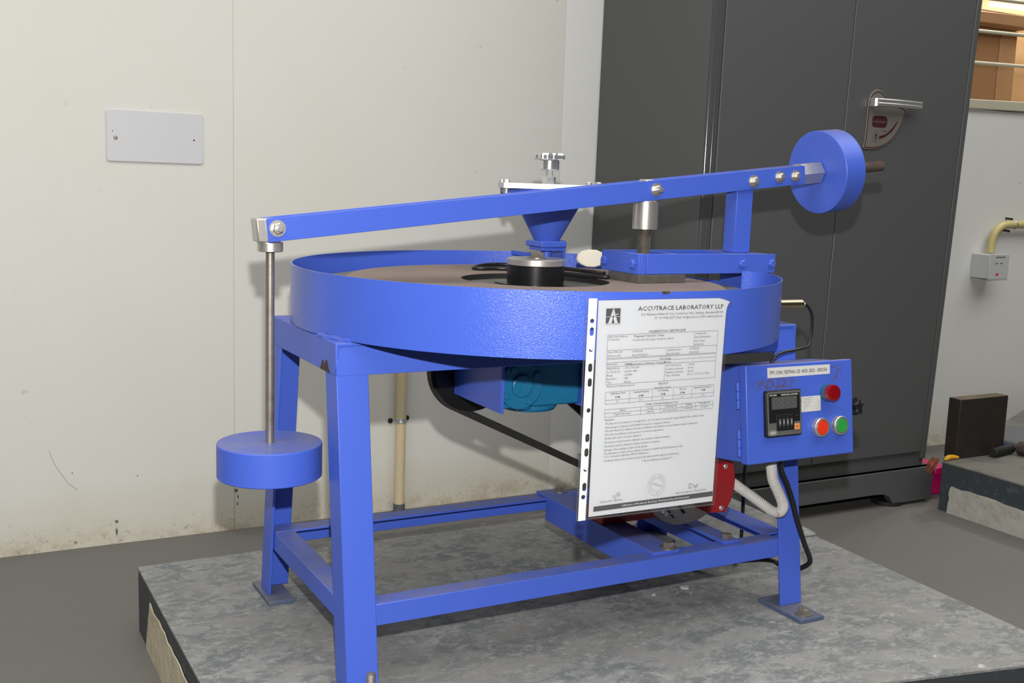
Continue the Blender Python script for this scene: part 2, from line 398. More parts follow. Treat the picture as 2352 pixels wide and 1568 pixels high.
def ring2(b, cu, cv, r, w, place, n=48, ru=None):
    ru = ru or r
    P = [(cu + ru * math.cos(2 * math.pi * i / n), cv + r * math.sin(2 * math.pi * i / n)) for i in range(n + 1)]
    return stroke(b, P, w, place)
# ------------------------------------------------------------------ setting
struct(MB().box(-2.65, 6.25, -4.2, WALL_Y + 0.03, FLOOR - 0.05, FLOOR).build('floor', 'floor'))
wb = MB()
for x0, x1, z0, z1 in ((-2.65, 3.0, FLOOR, 3.0), (3.0, 6.2, FLOOR, 1.072), (4.2, 6.2, 1.072, 3.0), (3.0, 4.2, 2.0, 3.0)):
    wb.box(x0, x1, WALL_Y + 0.0012, WALL_Y + 0.12, z0, z1)
wall = struct(wb.build('wall_back', 'joint'))
XS = [-2.085, -1.171, -0.257, 0.657, 1.571, 2.485]
for i, (a, b) in enumerate(zip(XS, XS[1:])):
    MB().box(a + 0.0006, b - 0.0006, WALL_Y, WALL_Y + 0.0012, FLOOR, 3.0).build('wall_panel', 'wall_white' if i == 4 else 'wall', wall, bevel=0.0003)
pb = MB()
for x0, x1, z0, z1 in ((2.4861, 3.0, FLOOR, 3.0), (3.0, 6.2, FLOOR, 1.072), (4.2, 6.2, 1.072, 3.0), (3.0, 4.2, 2.0, 3.0)): pb.box(x0, x1, WALL_Y, WALL_Y + 0.0012, z0, z1)
pb.build('wall_panel', 'wall_white', wall)

# the rest of the hall, out of the picture
struct(MB().box(-2.6, 6.2, -4.2, -4.15, FLOOR, 3.0).build('wall_front', 'hall_wall'))
struct(MB().box(-2.65, -2.6, -4.2, WALL_Y + 0.12, FLOOR, 3.0).build('wall_left', 'hall_wall'))
struct(MB().box(6.2, 6.25, -4.2, 3.3, FLOOR, 3.0).build('wall_right', 'hall_wall'))
struct(MB().box(-2.65, 6.25, -4.2, 3.3, 3.0, 3.05).build('ceiling', 'hall_wall'))

# pencil line and small scars on the paint
wpl = lambda u, v: (u, WALL_Y - 0.0003, v)
mk = MB(); P = [(0.2299, 0.1122), (0.2342, 0.0963), (0.2403, 0.0802), (0.252, 0.0583), (0.2647, 0.0382), (0.2692, 0.0303), (0.2888, 0.0125)]
stroke(mk, P, 0.0010, wpl)
lab(mk.build('scratch', 'pencil', wall), 'thin dark scratch in the paint')
for cx_, cz_, w_, h_ in ((0.3747, -0.0743, 0.0045, 0.005), (0.3743, -0.0992, 0.003, 0.011), (0.6610, -0.028, 0.005, 0.006), (0.6660, -0.0447, 0.002, 0.006), (0.6645, -0.063, 0.0022, 0.005), (0.4244, 0.0337, 0.0022, 0.0018), (0.2783, 0.0546, 0.0018, 0.0018)):
    mk = MB(); flat(mk, [(cx_ - w_, cz_ + h_), (cx_ - w_ * .3, cz_ + h_ * .3), (cx_ + w_ * .2, cz_ + h_ * .9), (cx_ + w_, cz_), (cx_ + w_ * .2, cz_ - h_), (cx_ - w_ * .7, cz_ - h_ * .4)], wpl); mk.build('paint_scar', 'scar', wall)

# window into the next room: enamelled frame, round bars, boards leaning behind
wn = MB()
wn.hexa(((2.99, WALL_Y - 0.016, 1.066), (4.21, WALL_Y - 0.016, 1.092), (4.21, WALL_Y + 0.05, 1.092), (2.99, WALL_Y + 0.05, 1.066),
         (2.99, WALL_Y - 0.016, 1.097), (4.21, WALL_Y - 0.016, 1.130), (4.21, WALL_Y + 0.05, 1.130), (2.99, WALL_Y + 0.05, 1.097)))
wn.box(2.99, 3.02, WALL_Y - 0.01, WALL_Y + 0.05, 1.08, 2.0).box(4.18, 4.21, WALL_Y - 0.01, WALL_Y + 0.05, 1.08, 2.0).box(2.99, 4.21, WALL_Y - 0.01, WALL_Y + 0.05, 1.97, 2.0)
win = struct(wn.build('window_1', 'sill', bevel=0.003))
for i, z in enumerate((1.225, 1.333, 1.445, 1.557, 1.669, 1.781, 1.893)):
    MB().tube([(3.01, WALL_Y + 0.02, z), (4.19, WALL_Y + 0.02, z + 0.033)], 0.0062, 12).build('window_bar', 'sill', win)
bd = thing('storage_board_stack', (3.5, 2.86, 1.0), 'brown and tan boards standing behind the barred window', 'boards')
MB().box(3.20, 3.612, 2.86, 2.885, 1.0, 1.398).build('brown_board', 'wood_dark', bd, bevel=0.002)
MB().box(3.614, 3.706, 2.855, 2.885, 1.0, 1.398).build('edge_board', 'wood_mid', bd, bevel=0.004)
MB().hexa(((3.20, 2.79, 1.398), (3.716, 2.79, 1.402), (3.716, 2.89, 1.402), (3.20, 2.89, 1.398), (3.20, 2.79, 1.432), (3.716, 2.79, 1.446), (3.716, 2.89, 1.446), (3.20, 2.89, 1.432))).build('top_board', 'wood_mid', bd, bevel=0.003)
struct(MB().box(3.0, 5.2, 3.25, 3.3, 0.6, 2.4).build('wall_far_room', 'wood_light'))
tb = thing('highlight_strips', (3.55, 3.1, 1.55), 'added glowing white strips standing in for highlights behind the boards', 'highlight strips')  # added glowing strips imitate highlights reflected off a glossy sheet behind the boards
MB().tube([(3.50, 3.12, 1.535), (3.75, 3.12, 1.545)], 0.0075, 12).build('highlight_strip', 'tube', tb)
MB().tube([(3.84, 3.10, 1.545), (4.25, 3.10, 1.56)], 0.0095, 12).build('highlight_strip', 'tube', tb)
MB().box(3.48, 4.27, 3.14, 3.16, 1.53, 1.57).build('strip_backing', 'wood_light', tb)  # added backing behind the glowing strips
area('next_room_lamp', (4.1, 2.75, 2.35), (3.6, 3.0, 1.1), 0.5, 0.2, 46.0, (1.0, 0.93, 0.82))

# concrete plinth under the machine
pl = [(0.335, 2.105), (1.752, 2.118), (1.697, 1.056), (0.338, 1.325)][::-1]
sl = thing('concrete_plinth', (1.0, 1.6, FLOOR), 'low worn grey concrete plinth under the blue machine', 'plinth')
def slab_body(b, P, z0, z1): b.loft([(x, y, z0) for x, y in P], [(x, y, z1) for x, y in P]); return b
slab_body(MB(), pl, -0.004, 0.0).build('worn_top', 'slab', sl)
slab_body(MB(), [(x + (0.001 if x < 1 else -0.001), y + (0.001 if y < 1.5 else -0.001)) for x, y in pl], FLOOR, -0.0042).build('painted_side', 'slab_edge', sl)
tag(MB().hexa([(1.700, 1.730, 0.0), (1.738, 1.727, 0.0), (1.738, 1.775, 0.0), (1.700, 1.778, 0.0), (1.704, 1.735, 0.011), (1.733, 1.733, 0.009), (1.732, 1.770, 0.012), (1.705, 1.772, 0.014)]).build('cement_lump', 'slab', bevel=0.004), 'small rough cement lump on the right edge of the machine plinth', 'cement lump')
# bare cream plaster field on the left face, with a ragged edge
random.seed(5)
ed = [(2.02, FLOOR)] + [(2.02 - 0.05 * i / 6 + random.uniform(-.006, .006), FLOOR + 0.105 * i / 6) for i in range(1, 7)]
ed += [(1.965 - 0.62 * i / 24, -0.028 - 0.014 * (i / 24) + random.uniform(-.004, .004)) for i in range(1, 25)] + [(1.345, FLOOR)]
b = MB(); b.loft([(0.336, y, z) for y, z in ed], [(0.3340, y, z) for y, z in ed]); lab(b.build('bare_plaster', 'plaster', sl), 'bare cream plaster on the left side')

pf = [(2.543, 2.070), (2.543, 1.30), (3.7, 1.30), (3.7, 2.60)]
s2 = thing('concrete_plinth', (3.1, 1.9, FLOOR), 'second concrete plinth at the right with slate painted border and white plaster side', 'plinth')
slab_body(MB(), pf, 0.009, 0.013).build('worn_top', 'slab_far', s2)
slab_body(MB(), [(x + (0.001 if x < 3 else 0), y) for x, y in pf], FLOOR, 0.0088).build('painted_side', 'slab_edge', s2)
ed = [(2.038, FLOOR)] + [(2.034 + random.uniform(-.003, .003), FLOOR + 0.014 * i) for i in range(1, 6)]
ed += [(2.03 - 0.7 * i / 24, -0.052 - 0.008 * i / 24 + random.uniform(-.003, .003)) for i in range(0, 25)] + [(1.33, FLOOR)]
b = MB(); b.loft([(2.544, y, z) for y, z in ed], [(2.540, y, z) for y, z in ed]); lab(b.build('bare_plaster', 'plaster_white', s2), 'bare white plaster on the left side')

# blank plate on the wall
P0 = WALL_Y - 0.004
wp = thing('blank_wall_plate', (0.477, P0, 0.78), 'pale grey blank switch plate screwed on the cream wall', 'wall plate')
def rrect(x0, x1, z0, z1, r, n=5):
    out = []
    for cx, cz, a in ((x1 - r, z1 - r, 0), (x0 + r, z1 - r, 90), (x0 + r, z0 + r, 180), (x1 - r, z0 + r, 270)):
        for i in range(n + 1):
            t = math.radians(a + 90 * i / n); out.append((cx + r * math.cos(t), cz + r * math.sin(t)))
    return out
R = rrect(0.368, 0.5855, 0.779, 0.8955, 0.007)
MB().loft([(x, P0, z) for x, z in R], [(x, WALL_Y - 0.0002, z) for x, z in R]).build('plate', 'wall_plate', wp, bevel=0.001)
lab(MB().lathe([(0.0, 0.003), (0.003, 0.0024), (0.0045, 0.0)], (0.388, P0, 0.832), (0, -1, 0), 16).build('screw', 'steel_dull', wp), 'dark screw head')
MB().cyl((0.5635, P0 + 0.0005, 0.8345), (0.5635, P0 - 0.0004, 0.8345), 0.0019, n=12).build('screw_hole', 'dark', wp)
MB().cyl((0.3815, P0 + 0.0005, 0.847), (0.3815, P0 - 0.0003, 0.847), 0.0012, n=8).build('chip', 'dark', wp)

# cream pipe down the wall behind the machine
pp = thing('wall_pipe', (1.098, WALL_Y - 0.017, FLOOR), 'cream pipe running down the wall behind the blue stand', 'pipe')
MB().tube([(1.098, WALL_Y - 0.016, 0.44), (1.0975, WALL_Y - 0.016, 0.15), (1.097, WALL_Y - 0.016, FLOOR + 0.006)], 0.0142, 18).build('pipe', 'pipe', pp)
MB().cyl((1.097, WALL_Y - 0.0165, FLOOR), (1.097, WALL_Y - 0.0165, FLOOR + 0.024), 0.0160, n=18).build('floor_socket', 'disc_grey', pp)
cl = MB(); cl.lathe([(0.0145, -0.005), (0.0158, -0.005), (0.0158, 0.005), (0.0145, 0.005)], (1.0975, WALL_Y - 0.0165, 0.122), (0, 0.15, 1), 20, closed=True)
cl = cl.build('pipe_clamp', 'zinc', pp)
for x in (1.074, 1.1215): lab(MB().lathe([(0.0, 0.006), (0.005, 0.005), (0.0075, 0.0)], (x, WALL_Y, 0.122 + (x - 1.09) * 0.1), (0, -1, 0), 12).build('clamp_nail', 'dark_iron', cl), 'dark nail head')

# switch box and yellow conduit at the right
sb = thing('switch_box', (3.385, WALL_Y, 0.47), 'small pale grey switch box on the wall right of the cupboard', 'switch box')
MB().box(3.302, 3.40, WALL_Y - 0.075, WALL_Y, 0.482, 0.568).build('body', 'switch', sb, bevel=0.003)
MB().box(3.300, 3.402, WALL_Y - 0.080, WALL_Y - 0.0752, 0.480, 0.570).build('front_plate', 'switch', sb, bevel=0.002)
pln = lambda u, v: (3.30 + u, WALL_Y - 0.0804, 0.48 + v)
b = MB()
for u, v, w, h in ((0.030, 0.055, 0.012, 0.004), (0.055, 0.055, 0.012, 0.004), (0.03, 0.077, 0.05, 0.004)): flat(b, [(u, v), (u + w, v), (u + w, v + h), (u, v + h)], pln)
b.build('socket_slots', 'plate_grey', sb)
b = MB(); flat(b, [(0.036, 0.014), (0.050, 0.014), (0.050, 0.022), (0.036, 0.022)], pln); lab(b.build('red_mark', 'btn_red', sb), 'small red mark')
yc = thing('wall_conduit', (3.4, WALL_Y - 0.02, 0.57), 'yellow conduit bending up from the switch box along the wall', 'conduit')
MB().tube(bez([(3.362, WALL_Y - 0.03, 0.572), (3.364, WALL_Y - 0.03, 0.61), (3.378, WALL_Y - 0.03, 0.645), (3.413, WALL_Y - 0.03, 0.668), (3.46, WALL_Y - 0.03, 0.673), (3.6, WALL_Y - 0.03, 0.674), (4.4, WALL_Y - 0.03, 0.678), (6.19, WALL_Y - 0.03, 0.684)], 8), 0.0135, 16).build('pipe', 'pipe_yellow', yc)
cl = MB().lathe([(0.0138, -0.003), (0.015, -0.003), (0.015, 0.003), (0.0138, 0.003)], (3.478, WALL_Y - 0.03, 0.673), (1, 0, 0.25), 20, closed=True).build('pipe_clamp', 'zinc', yc)
for x, z in ((3.466, 0.695), (3.456, 0.652)): MB().tube([(x, WALL_Y, z), (x - 0.004, WALL_Y - 0.03, z - 0.002)], 0.004, 8).build('clamp_nail', 'dark_iron', cl)

# ------------------------------------------------------------------ grey steel cupboard
CY = 2.150
def cx(x, z): return x + (0.010 + (x - 1.69) * 0.060) * (z - 0.02) / 1.29 * (1 if z > 0.02 else 0.3)
def cbox(b, x0, x1, y0, y1, z0, z1):
    return b.hexa(((cx(x0, z0), y0, z0), (cx(x1, z0), y0, z0), (cx(x1, z0), y1, z0), (cx(x0, z0), y1, z0), (cx(x0, z1), y0, z1), (cx(x1, z1), y0, z1), (cx(x1, z1), y1, z1), (cx(x0, z1), y1, z1)))
cu = thing('steel_cupboard', (2.12, 2.38, FLOOR), 'tall dark grey steel cupboard standing against the wall behind the machine', 'cupboard')
CT = 1.86
def upright(prof): return MB().loft([(cx(x, -0.022), y, -0.022) for x, y in prof], [(cx(x, CT), y, CT) for x, y in prof], smooth=True)
arc = lambda ox, oy, r, a0, a1, n=8: [(ox + r * math.cos(math.radians(a0 + (a1 - a0) * i / n)), oy + r * math.sin(math.radians(a0 + (a1 - a0) * i / n))) for i in range(n + 1)]
upright([(1.680, 2.640), (1.680, CY + 0.0125), (1.7145, CY + 0.0125), (1.715, CY + 0.010), (2.5665, CY + 0.010), (2.567, 2.640)]).build('body', 'grey_paint', cu)
lab(upright([(1.680, CY + 0.0124)] + arc(1.692, CY + 0.012, 0.012, 180, 270) + [(1.698, CY)] + arc(1.7005, CY + 0.0010, 0.0025, 200, 340, 5)[::1] + [(1.7055, CY), (1.7085, CY)] + arc(1.7115, CY + 0.003, 0.003, 270, 360, 5) + [(1.7145, CY + 0.0124)]).build('corner_stile', 'grey_gloss', cu), 'rounded corner strip with bright gleams')
def door(x0, x1):
    b = MB(); P = [(x0, CY + 0.0095), (x0, CY + 0.0015), (x0 + 0.0015, CY), (x1 - 0.0015, CY), (x1, CY + 0.0015), (x1, CY + 0.0095)]
    b.loft([(cx(x, 0.024), y, 0.024) for x, y in P], [(cx(x, CT - 0.03), y, CT - 0.03) for x, y in P]); return b.build('door', 'grey_paint', cu)
door(1.7168, 2.1165); door(2.1190, 2.545)
cbox(MB(), 2.5485, 2.567, CY, CY + 0.012, 0.0, CT - 0.03).build('side_stile', 'grey_paint', cu, bevel=0.003)
# plinth with bracket feet
zt, zb = -0.022, FLOOR + 0.008
pr = [(1.665, zt), (1.665, zb), (1.81, zb), (1.818, -0.112), (1.83, -0.097), (1.855, -0.089), (1.89, -0.087), (2.36, -0.087), (2.392, -0.089), (2.416, -0.097), (2.428, -0.112), (2.436, zb), (2.592, zb), (2.592, zt)]
b = MB(); b.loft([(x, CY - 0.012, z) for x, z in pr], [(x, CY + 0.012, z) for x, z in pr])
b.box(1.666, 2.591, CY - 0.008, 2.64, zt - 0.004, zt)
b.box(2.575, 2.591, CY + 0.012, 2.61, zb, zt - 0.004); b.box(1.666, 1.68, CY + 0.012, 2.61, zb, zt - 0.004)
b.build('plinth_base', 'grey_paint', cu, bevel=0.002)
for x in (1.76, 2.455): MB().cyl((x, CY + 0.03, FLOOR), (x, CY + 0.03, FLOOR + 0.012), 0.045, n=24).build('levelling_foot', 'rubber', cu)
for x in (1.76, 2.50): MB().cyl((x, 2.57, FLOOR), (x, 2.57, FLOOR + 0.012), 0.045, n=16).build('levelling_foot', 'rubber', cu)
# lock plate and lever handle
sm = lambda P: [(p.x, p.y) for p in bez([(x, z, 0) for x, z in P], 4)]
hp = sm([(2.2195, 1.0039), (2.2220, 1.0180), (2.2300, 1.0315), (2.2420, 1.0390), (2.2540, 1.0405), (2.2665, 1.0370), (2.2770, 1.0285), (2.2830, 1.0180)]) + sm([(2.3659, 0.9955), (2.3621, 0.9775), (2.3541, 0.9580), (2.3404, 0.9335), (2.3177, 0.9095), (2.2878, 0.8925), (2.2505, 0.8835), (2.2209, 0.8828)]) + [(2.2135, 0.8850), (2.2130, 0.8906), (2.2165, 0.9049), (2.2183, 0.9574)]
hp = [(p.x, p.y) for p in bez([(x, z, 0) for x, z in hp + hp[:1]], 5)][:-1] if False else hp
hpl = lambda y: (lambda u, v: (u, y, v))
yp = CY - 0.0035
b = MB(); b.loft([(x, yp, z) for x, z in hp][::-1], [(x, CY - 0.0002, z) for x, z in hp][::-1])
lp = lab(b.build('lock_plate', 'plate_grey', cu, bevel=0.001), 'silver grey lock plate with maroon print')
ctr = (2.27, 0.945)
inn = lambda f: [(ctr[0] + (x - ctr[0]) * f, ctr[1] + (z - ctr[1]) * f) for x, z in hp]
b = MB(); stroke(b, inn(0.93) + inn(0.93)[:1], 0.0026, hpl(yp - 0.0004))
R = rrect(2.2375, 2.2935, 0.9415, 0.9725, 0.011); flat(b, R, hpl(yp - 0.0004))
ring2(b, 2.256, 0.917, 0.0145, 0.0008, hpl(yp - 0.0004), ru=0.0092)
sw = [(2.2685, 0.9105), (2.2907, 0.9175), (2.3143, 0.9335), (2.329, 0.952), (2.3345, 0.9664), (2.324, 0.9529), (2.3106, 0.9389), (2.2907, 0.9245), (2.2685, 0.9195)]
flat(b, sw, hpl(yp - 0.0004))
b.build('maroon_print', 'maroon', lp)
print_text([('Lakson', 2.2390, 0.9535, 0.047, 0.0085, 0)], (lambda u, v: (u + (v - 0.9535) * 0.35, yp - 0.0008, v)), 'plate_lettering', 'plate_grey', lp)
print_text([('Vasuda', 2.2735, 0.9315, 0.021, 0.0042, 0)], hpl(yp - 0.0006), 'small_lettering', 'maroon', lp)
b = MB(); b.cyl((2.256, yp - 0.0002, 0.9215), (2.256, yp - 0.0012, 0.9215), 0.0028, n=14); b.box(2.2548, 2.2572, yp - 0.0012, yp - 0.0002, 0.909, 0.9215)
b.build('keyhole', 'dark', lp)
b = MB()
for zc in (1.0105, 1.0005):
    b.tube([(2.2305, yp - 0.020, zc + 0.0005), (2.28, yp - 0.021, zc + 0.001), (2.33, yp - 0.021, zc + 0.001), (2.398, yp - 0.018, zc + 0.0005)], 0.0058, 14)
b.box(2.226, 2.238, yp - 0.016, yp, 0.995, 1.016)
lab(b.build('lever_handle', 'chrome', cu), 'bright chrome lever handle with a ribbed grip')
# ------------------------------------------------------------------ abrasion testing machine
mc = thing('abrasion_testing_machine', (0.96, 1.66, 0.0), 'large blue abrasion testing machine with round drum, lever arm and splayed angle iron legs', 'machine')
XL, XR = 0.519, 1.406
yf = lambda z: 1.426 + 0.135 * z
yk = lambda z: 1.896 - 0.146 * z
def leg(x0, sx, yfun, sy, name='leg'):
    L = lambda z: [(x0 + sx * a, yfun(z) + sy * b, z) for a, b in ((0, 0), (.050, 0), (.050, .005), (.005, .005), (.005, .050), (0, .050))]
    return MB().loft(L(0.008), L(0.520)).build(name, 'blue_smooth', mc, bevel=0.0012)
legs = [leg(XL, 1, yf, 1), leg(XR, -1, yf, 1), leg(XL, 1, yk, -1), leg(XR, -1, yk, -1)]
for lg, (x0, x1, y0, y1), bx, by in ((legs[0], (0.512, 0.567, 1.350, 1.478), 0.541, 1.388), (legs[1], (1.345, 1.400, 1.362, 1.478), 1.370, 1.383),
                                     (legs[2], (0.511, 0.558, 1.814, 1.925), None, None), (legs[3], (1.352, 1.406, 1.814, 1.935), 1.382, 1.915)):
    p = MB().box(x0, x1, y0, y1, 0.0, 0.008).build('foot_plate', 'blue_dirty', lg, bevel=0.001)
    if bx is None: continue
    b = MB()
    if lg is legs[0]:
        b.cyl((bx, by, .008), (bx, by, .0095), 0.014, n=20).hexn((bx, by, .0095), (0, 0, 1), 0.011, 0.009)
        b.flatlathe([(0.0068 if i % 2 else 0.0060, 0.0 + i * 0.00085) for i in range(46)] + [(0.003, 0.0395)], (bx, by, .0145), (0, 0, 1), 16)
    else:
        b.cyl((bx, by, .008), (bx, by, .0105), 0.0155, n=24).hexn((bx, by, .0105), (0, 0, 1), 0.0105, 0.009, 0.3)
    lab(b.build('anchor_bolt', 'steel_dull', lg), 'bare steel anchor bolt')

# top frame of angle iron
def rail(pts0, pts1, name='top_rail', m='blue_smooth', bev=0.0012): return MB().loft(pts0, pts1).build(name, m, mc, bevel=bev)
ZT = 0.521
def xrail(x0, x1, P, **k): return rail([(x0, y, z) for y, z in P], [(x1, y, z) for y, z in P], **k)
def yrail(y0, y1, P, **k): return rail([(x, y0, z) for x, z in P], [(x, y1, z) for x, z in P], **k)
fr = lambda yfun, s, t=0.005, w=0.05: [(yfun(0.472), 0.472), (yfun(ZT), ZT), (yfun(ZT) + s * w, ZT), (yfun(ZT) + s * w, ZT - t), (yfun(ZT) + s * t, ZT - t), (yfun(0.472) + s * t, 0.472)]
xrail(XL, XR, fr(lambda z: yf(z) - 0.0005, 1)); xrail(XL, XR, fr(lambda z: yk(z) + 0.0005, -1))
ZS_ = ZT - 0.0007
sd = lambda x, s: [(x, 0.472), (x, ZS_), (x + s * .05, ZS_), (x + s * .05, ZS_ - .005), (x + s * .005, ZS_ - .005), (x + s * .005, 0.472)]
tr = yrail(yf(.5) - 0.001, yk(.5) + 0.001, sd(XL - 0.0005, 1)); yrail(yf(.5) - 0.001, yk(.5) + 0.001, sd(XR + 0.0005, -1))
random.seed(3)
b = MB(); P = [(1.515, 0.4722), (1.523, 0.479), (1.529, 0.490), (1.537, 0.489), (1.541, 0.480), (1.547, 0.488), (1.553, 0.486), (1.557, 0.478), (1.563, 0.4722)]
b.loft([(XL - 0.0005, y, z) for y, z in P], [(XL - 0.0009, y, z) for y, z in P]); lab(b.build('paint_chip', 'rust', tr), 'brown chip in the paint')

# lower rails: flange on top
ZL0, ZL1, T = 0.0975, 0.1315, 0.0042
xrail(XL + 0.050, XR - 0.050, [(1.4445, ZL0), (1.4445, ZL1), (1.479, ZL1), (1.479, ZL1 - T), (1.4445 + T, ZL1 - T), (1.4445 + T, ZL0)], name='lower_rail', m='blue_smooth')
xrail(XL + 0.008, XR - 0.006, [(1.862, ZL0), (1.862, ZL1), (1.826, ZL1), (1.826, ZL1 - T), (1.862 - T, ZL1 - T), (1.862 - T, ZL0)], name='lower_rail', m='blue_smooth')
ZB = ZL1 - 0.0008
yrail(1.448, 1.874, [(0.5245, ZL0), (0.5245, ZB), (0.561, ZB), (0.561, ZB - T), (0.5245 + T, ZB - T), (0.5245 + T, ZL0)], name='lower_rail', m='blue_smooth')
yrail(1.4795, 1.8575, [(1.401, ZL0), (1.401, ZB), (1.352, ZB), (1.352, ZB - T), (1.401 - T, ZB - T), (1.401 - T, ZL0)], name='lower_rail', m='blue_smooth')
ZC = 0.1375
def crossrail(x0, x1, side):
    b = MB(); b.box(x0, x1, 1.456, 1.866, ZL1, ZC)
    xv = x0 if side < 0 else x1 - 0.005
    b.box(xv, xv + 0.005, 1.4795, 1.8255, 0.088, ZL1 + 0.001)
    return b.build('cross_rail', 'blue_smooth', mc, bevel=0.001)
cr1 = crossrail(1.082, 1.138, -1); cr2 = crossrail(1.237, 1.2725, 1)
for cr, x, y, rw in ((cr1, 1.124, 1.470, 0.0155), (cr1, 1.126, 1.846, 0.0155), (cr2, 1.256, 1.472, 0.0), (cr2, 1.256, 1.846, 0.0)):
    b = MB()
    if rw: b.cyl((x, y, ZC), (x, y, ZC + .0022), rw, n=24)
    b.hexn((x, y, ZC + (.0022 if rw else 0)), (0, 0, 1), 0.0105, 0.0085, 0.5)
    lab(b.build('bolt', 'steel_dull', cr), 'dull steel bolt head')

# ---- drum
DC = Vector((0.935, 1.644, 0)); DR = 0.420; DZ0, DZ1 = 0.522, 0.617
pts = []
N = 150
for i in range(N + 1):
    t = math.radians(33 + (325 - 33) * i / N); pts.append((DC.x + DR * math.cos(t), DC.y + DR * math.sin(t)))
pts += [(p.x, p.y) for p in bez([(1.2790, 1.4031, 0), (1.3010, 1.4380, 0), (1.3150, 1.4720, 0), (1.3165, 1.5020, 0), (1.3000, 1.5280, 0)], 8)][1:]
def wall_strip(b, P, z0, z1, th=0.003):
    n = len(P); inn = []
    for i, (x, y) in enumerate(P):
        a = Vector(P[max(i - 1, 0)]); c = Vector(P[min(i + 1, n - 1)]); d = (c - a).normalized()
        inn.append((x - d.y * th, y + d.x * th))
    k = len(b.v)
    for Q, z in ((P, z0), (P, z1), (inn, z1), (inn, z0)): b.v += [Vector((x, y, z)) for x, y in Q]
    for i in range(n - 1):
        for r in range(4):
            r2 = (r + 1) % 4; b._q((k + r * n + i, k + r * n + i + 1, k + r2 * n + i + 1, k + r2 * n + i), r in (0, 2))
    b._q([k, k + n, k + 2 * n, k + 3 * n]); b._q([k + 4 * n - 1, k + 3 * n - 1, k + 2 * n - 1, k + n - 1]); return b
b = wall_strip(MB(), pts, DZ0, DZ1)
pts2 = [(DC.x + DR * math.cos(math.radians(-16 + 50 * i / 30)), DC.y + DR * math.sin(math.radians(-16 + 50 * i / 30))) for i in range(31)]
wall_strip(b, pts2, DZ0, 0.586)
drum = b.build('drum_wall', 'blue', mc)
lab(MB().cyl((DC.x, DC.y, DZ0 - 0.0005), (DC.x, DC.y, DZ0 + 0.003), DR - 0.0035, n=96).build('drum_floor', 'pan', mc), 'dusty drum floor')
b = MB()
for x, y, z in ((0.908, 1.2246, 0.6172),): b.box(x - 0.006, x + 0.006, y - 0.0004, y + 0.0035, z - 0.003, z + 0.0004)
b.build('rust_nick', 'rust', drum)
b = MB()
for t0, t1 in ((190, 211), (226, 236)):
    Pw = [(DC.x + (DR + 0.002) * math.cos(math.radians(t0 + (t1 - t0) * i / 12)), DC.y + (DR + 0.002) * math.sin(math.radians(t0 + (t1 - t0) * i / 12)), DZ0 + 0.0012 * math.sin(i * 2.3)) for i in range(13)]
    Pw = [p for p in Pw if p[0] > XL and p[1] > yf(.5)]
    if len(Pw) > 2: b.tube(Pw, 0.0042, 8)
if b.v: b.build('weld_bead', 'blue', drum)

# ---- turning disc
disc = lab(MB().flatlathe([(0.375, 0.0), (0.385, 0.006), (0.385, 0.015), (0.0, 0.0152)], (DC.x, DC.y, 0.569), (0, 0, 1), 128).build('turning_disc', 'grey_iron', mc), 'grey iron turning disc')
lab(MB().lathe([(0.130, 0.0), (0.130, 0.0105), (0.326, 0.0105), (0.328, 0.009), (0.328, 0.0)], (DC.x, DC.y, 0.5842), (0, 0, 1), 128, smooth=False, closed=True).build('abrasive_ring', 'abrasive', disc), 'brown abrasive ring worn round the middle')
lab(MB().lathe([(0.1296, 0.0004), (0.1296, 0.0098), (0.1290, 0.0098), (0.1290, 0.0004)], (DC.x, DC.y, 0.5842), (0, 0, 1), 96, smooth=False, closed=True).build('ring_edge', 'rubber', disc), 'dark inner edge of the abrasive ring')
MB().cyl((DC.x, DC.y, 0.526), (DC.x, DC.y, 0.569), 0.045).build('disc_spindle', 'black_steel', disc)
hub = MB().flatlathe([(0.050, 0.0), (0.050, 0.0355), (0.048, 0.0362)], (DC.x, DC.y, 0.5842), (0, 0, 1), 64).build('hub', 'black_steel', disc)
lab(MB().flatlathe([(0.0495, 0.0), (0.0508, 0.001), (0.0508, 0.0105), (0.0495, 0.0115), (0.0, 0.0117)], (DC.x, DC.y, 0.6203), (0, 0, 1), 64).build('hub_cap', 'steel', disc), 'bright steel hub cap')
b = MB(); b.cyl((DC.x + .002, DC.y, 0.6318), (DC.x + .002, DC.y, 0.6335), 0.0155, n=24).hexn((DC.x + .002, DC.y, 0.6335), (0, 0, 1), 0.0125, 0.009, 0.55)
lab(b.build('hub_bolt', 'steel_dull', disc), 'steel hub bolt')
b = MB(); b.box(DC.x - .052, DC.x + .052, DC.y - .054, DC.y + .054, 0.5840, 0.5862); b.build('key_plate', 'black_steel', disc)

# ---- specimen holder bracket and its post
br = MB()
br.box(1.0905, 1.0955, 1.5555, 1.674, 0.6095, 0.6455).box(1.0955, 1.1065, 1.5555, 1.5605, 0.6095, 0.6455)
br.box(1.0955, 1.108, 1.5605, 1.669, 0.6425, 0.6455)
bracket = br.build('holder_end_plate', 'blue_smooth', mc, bevel=0.0008)
fb = MB().box(1.1075, 1.401, 1.5555, 1.5605, 0.6100, 0.6455).build('holder_front_bar', 'blue_smooth', mc, bevel=0.0008)
MB().box(1.0955, 1.401, 1.669, 1.674, 0.6100, 0.6455).build('holder_back_bar', 'blue_smooth', mc, bevel=0.0008)
MB().box(1.180, 1.187, 1.5605, 1.669, 0.612, 0.6445).build('holder_cross_bar', 'blue_smooth', mc, bevel=0.0008)
MB().box(1.318, 1.401, 1.5605, 1.669, 0.6105, 0.6445).build('holder_cross_bar', 'blue_smooth', mc, bevel=0.0008)
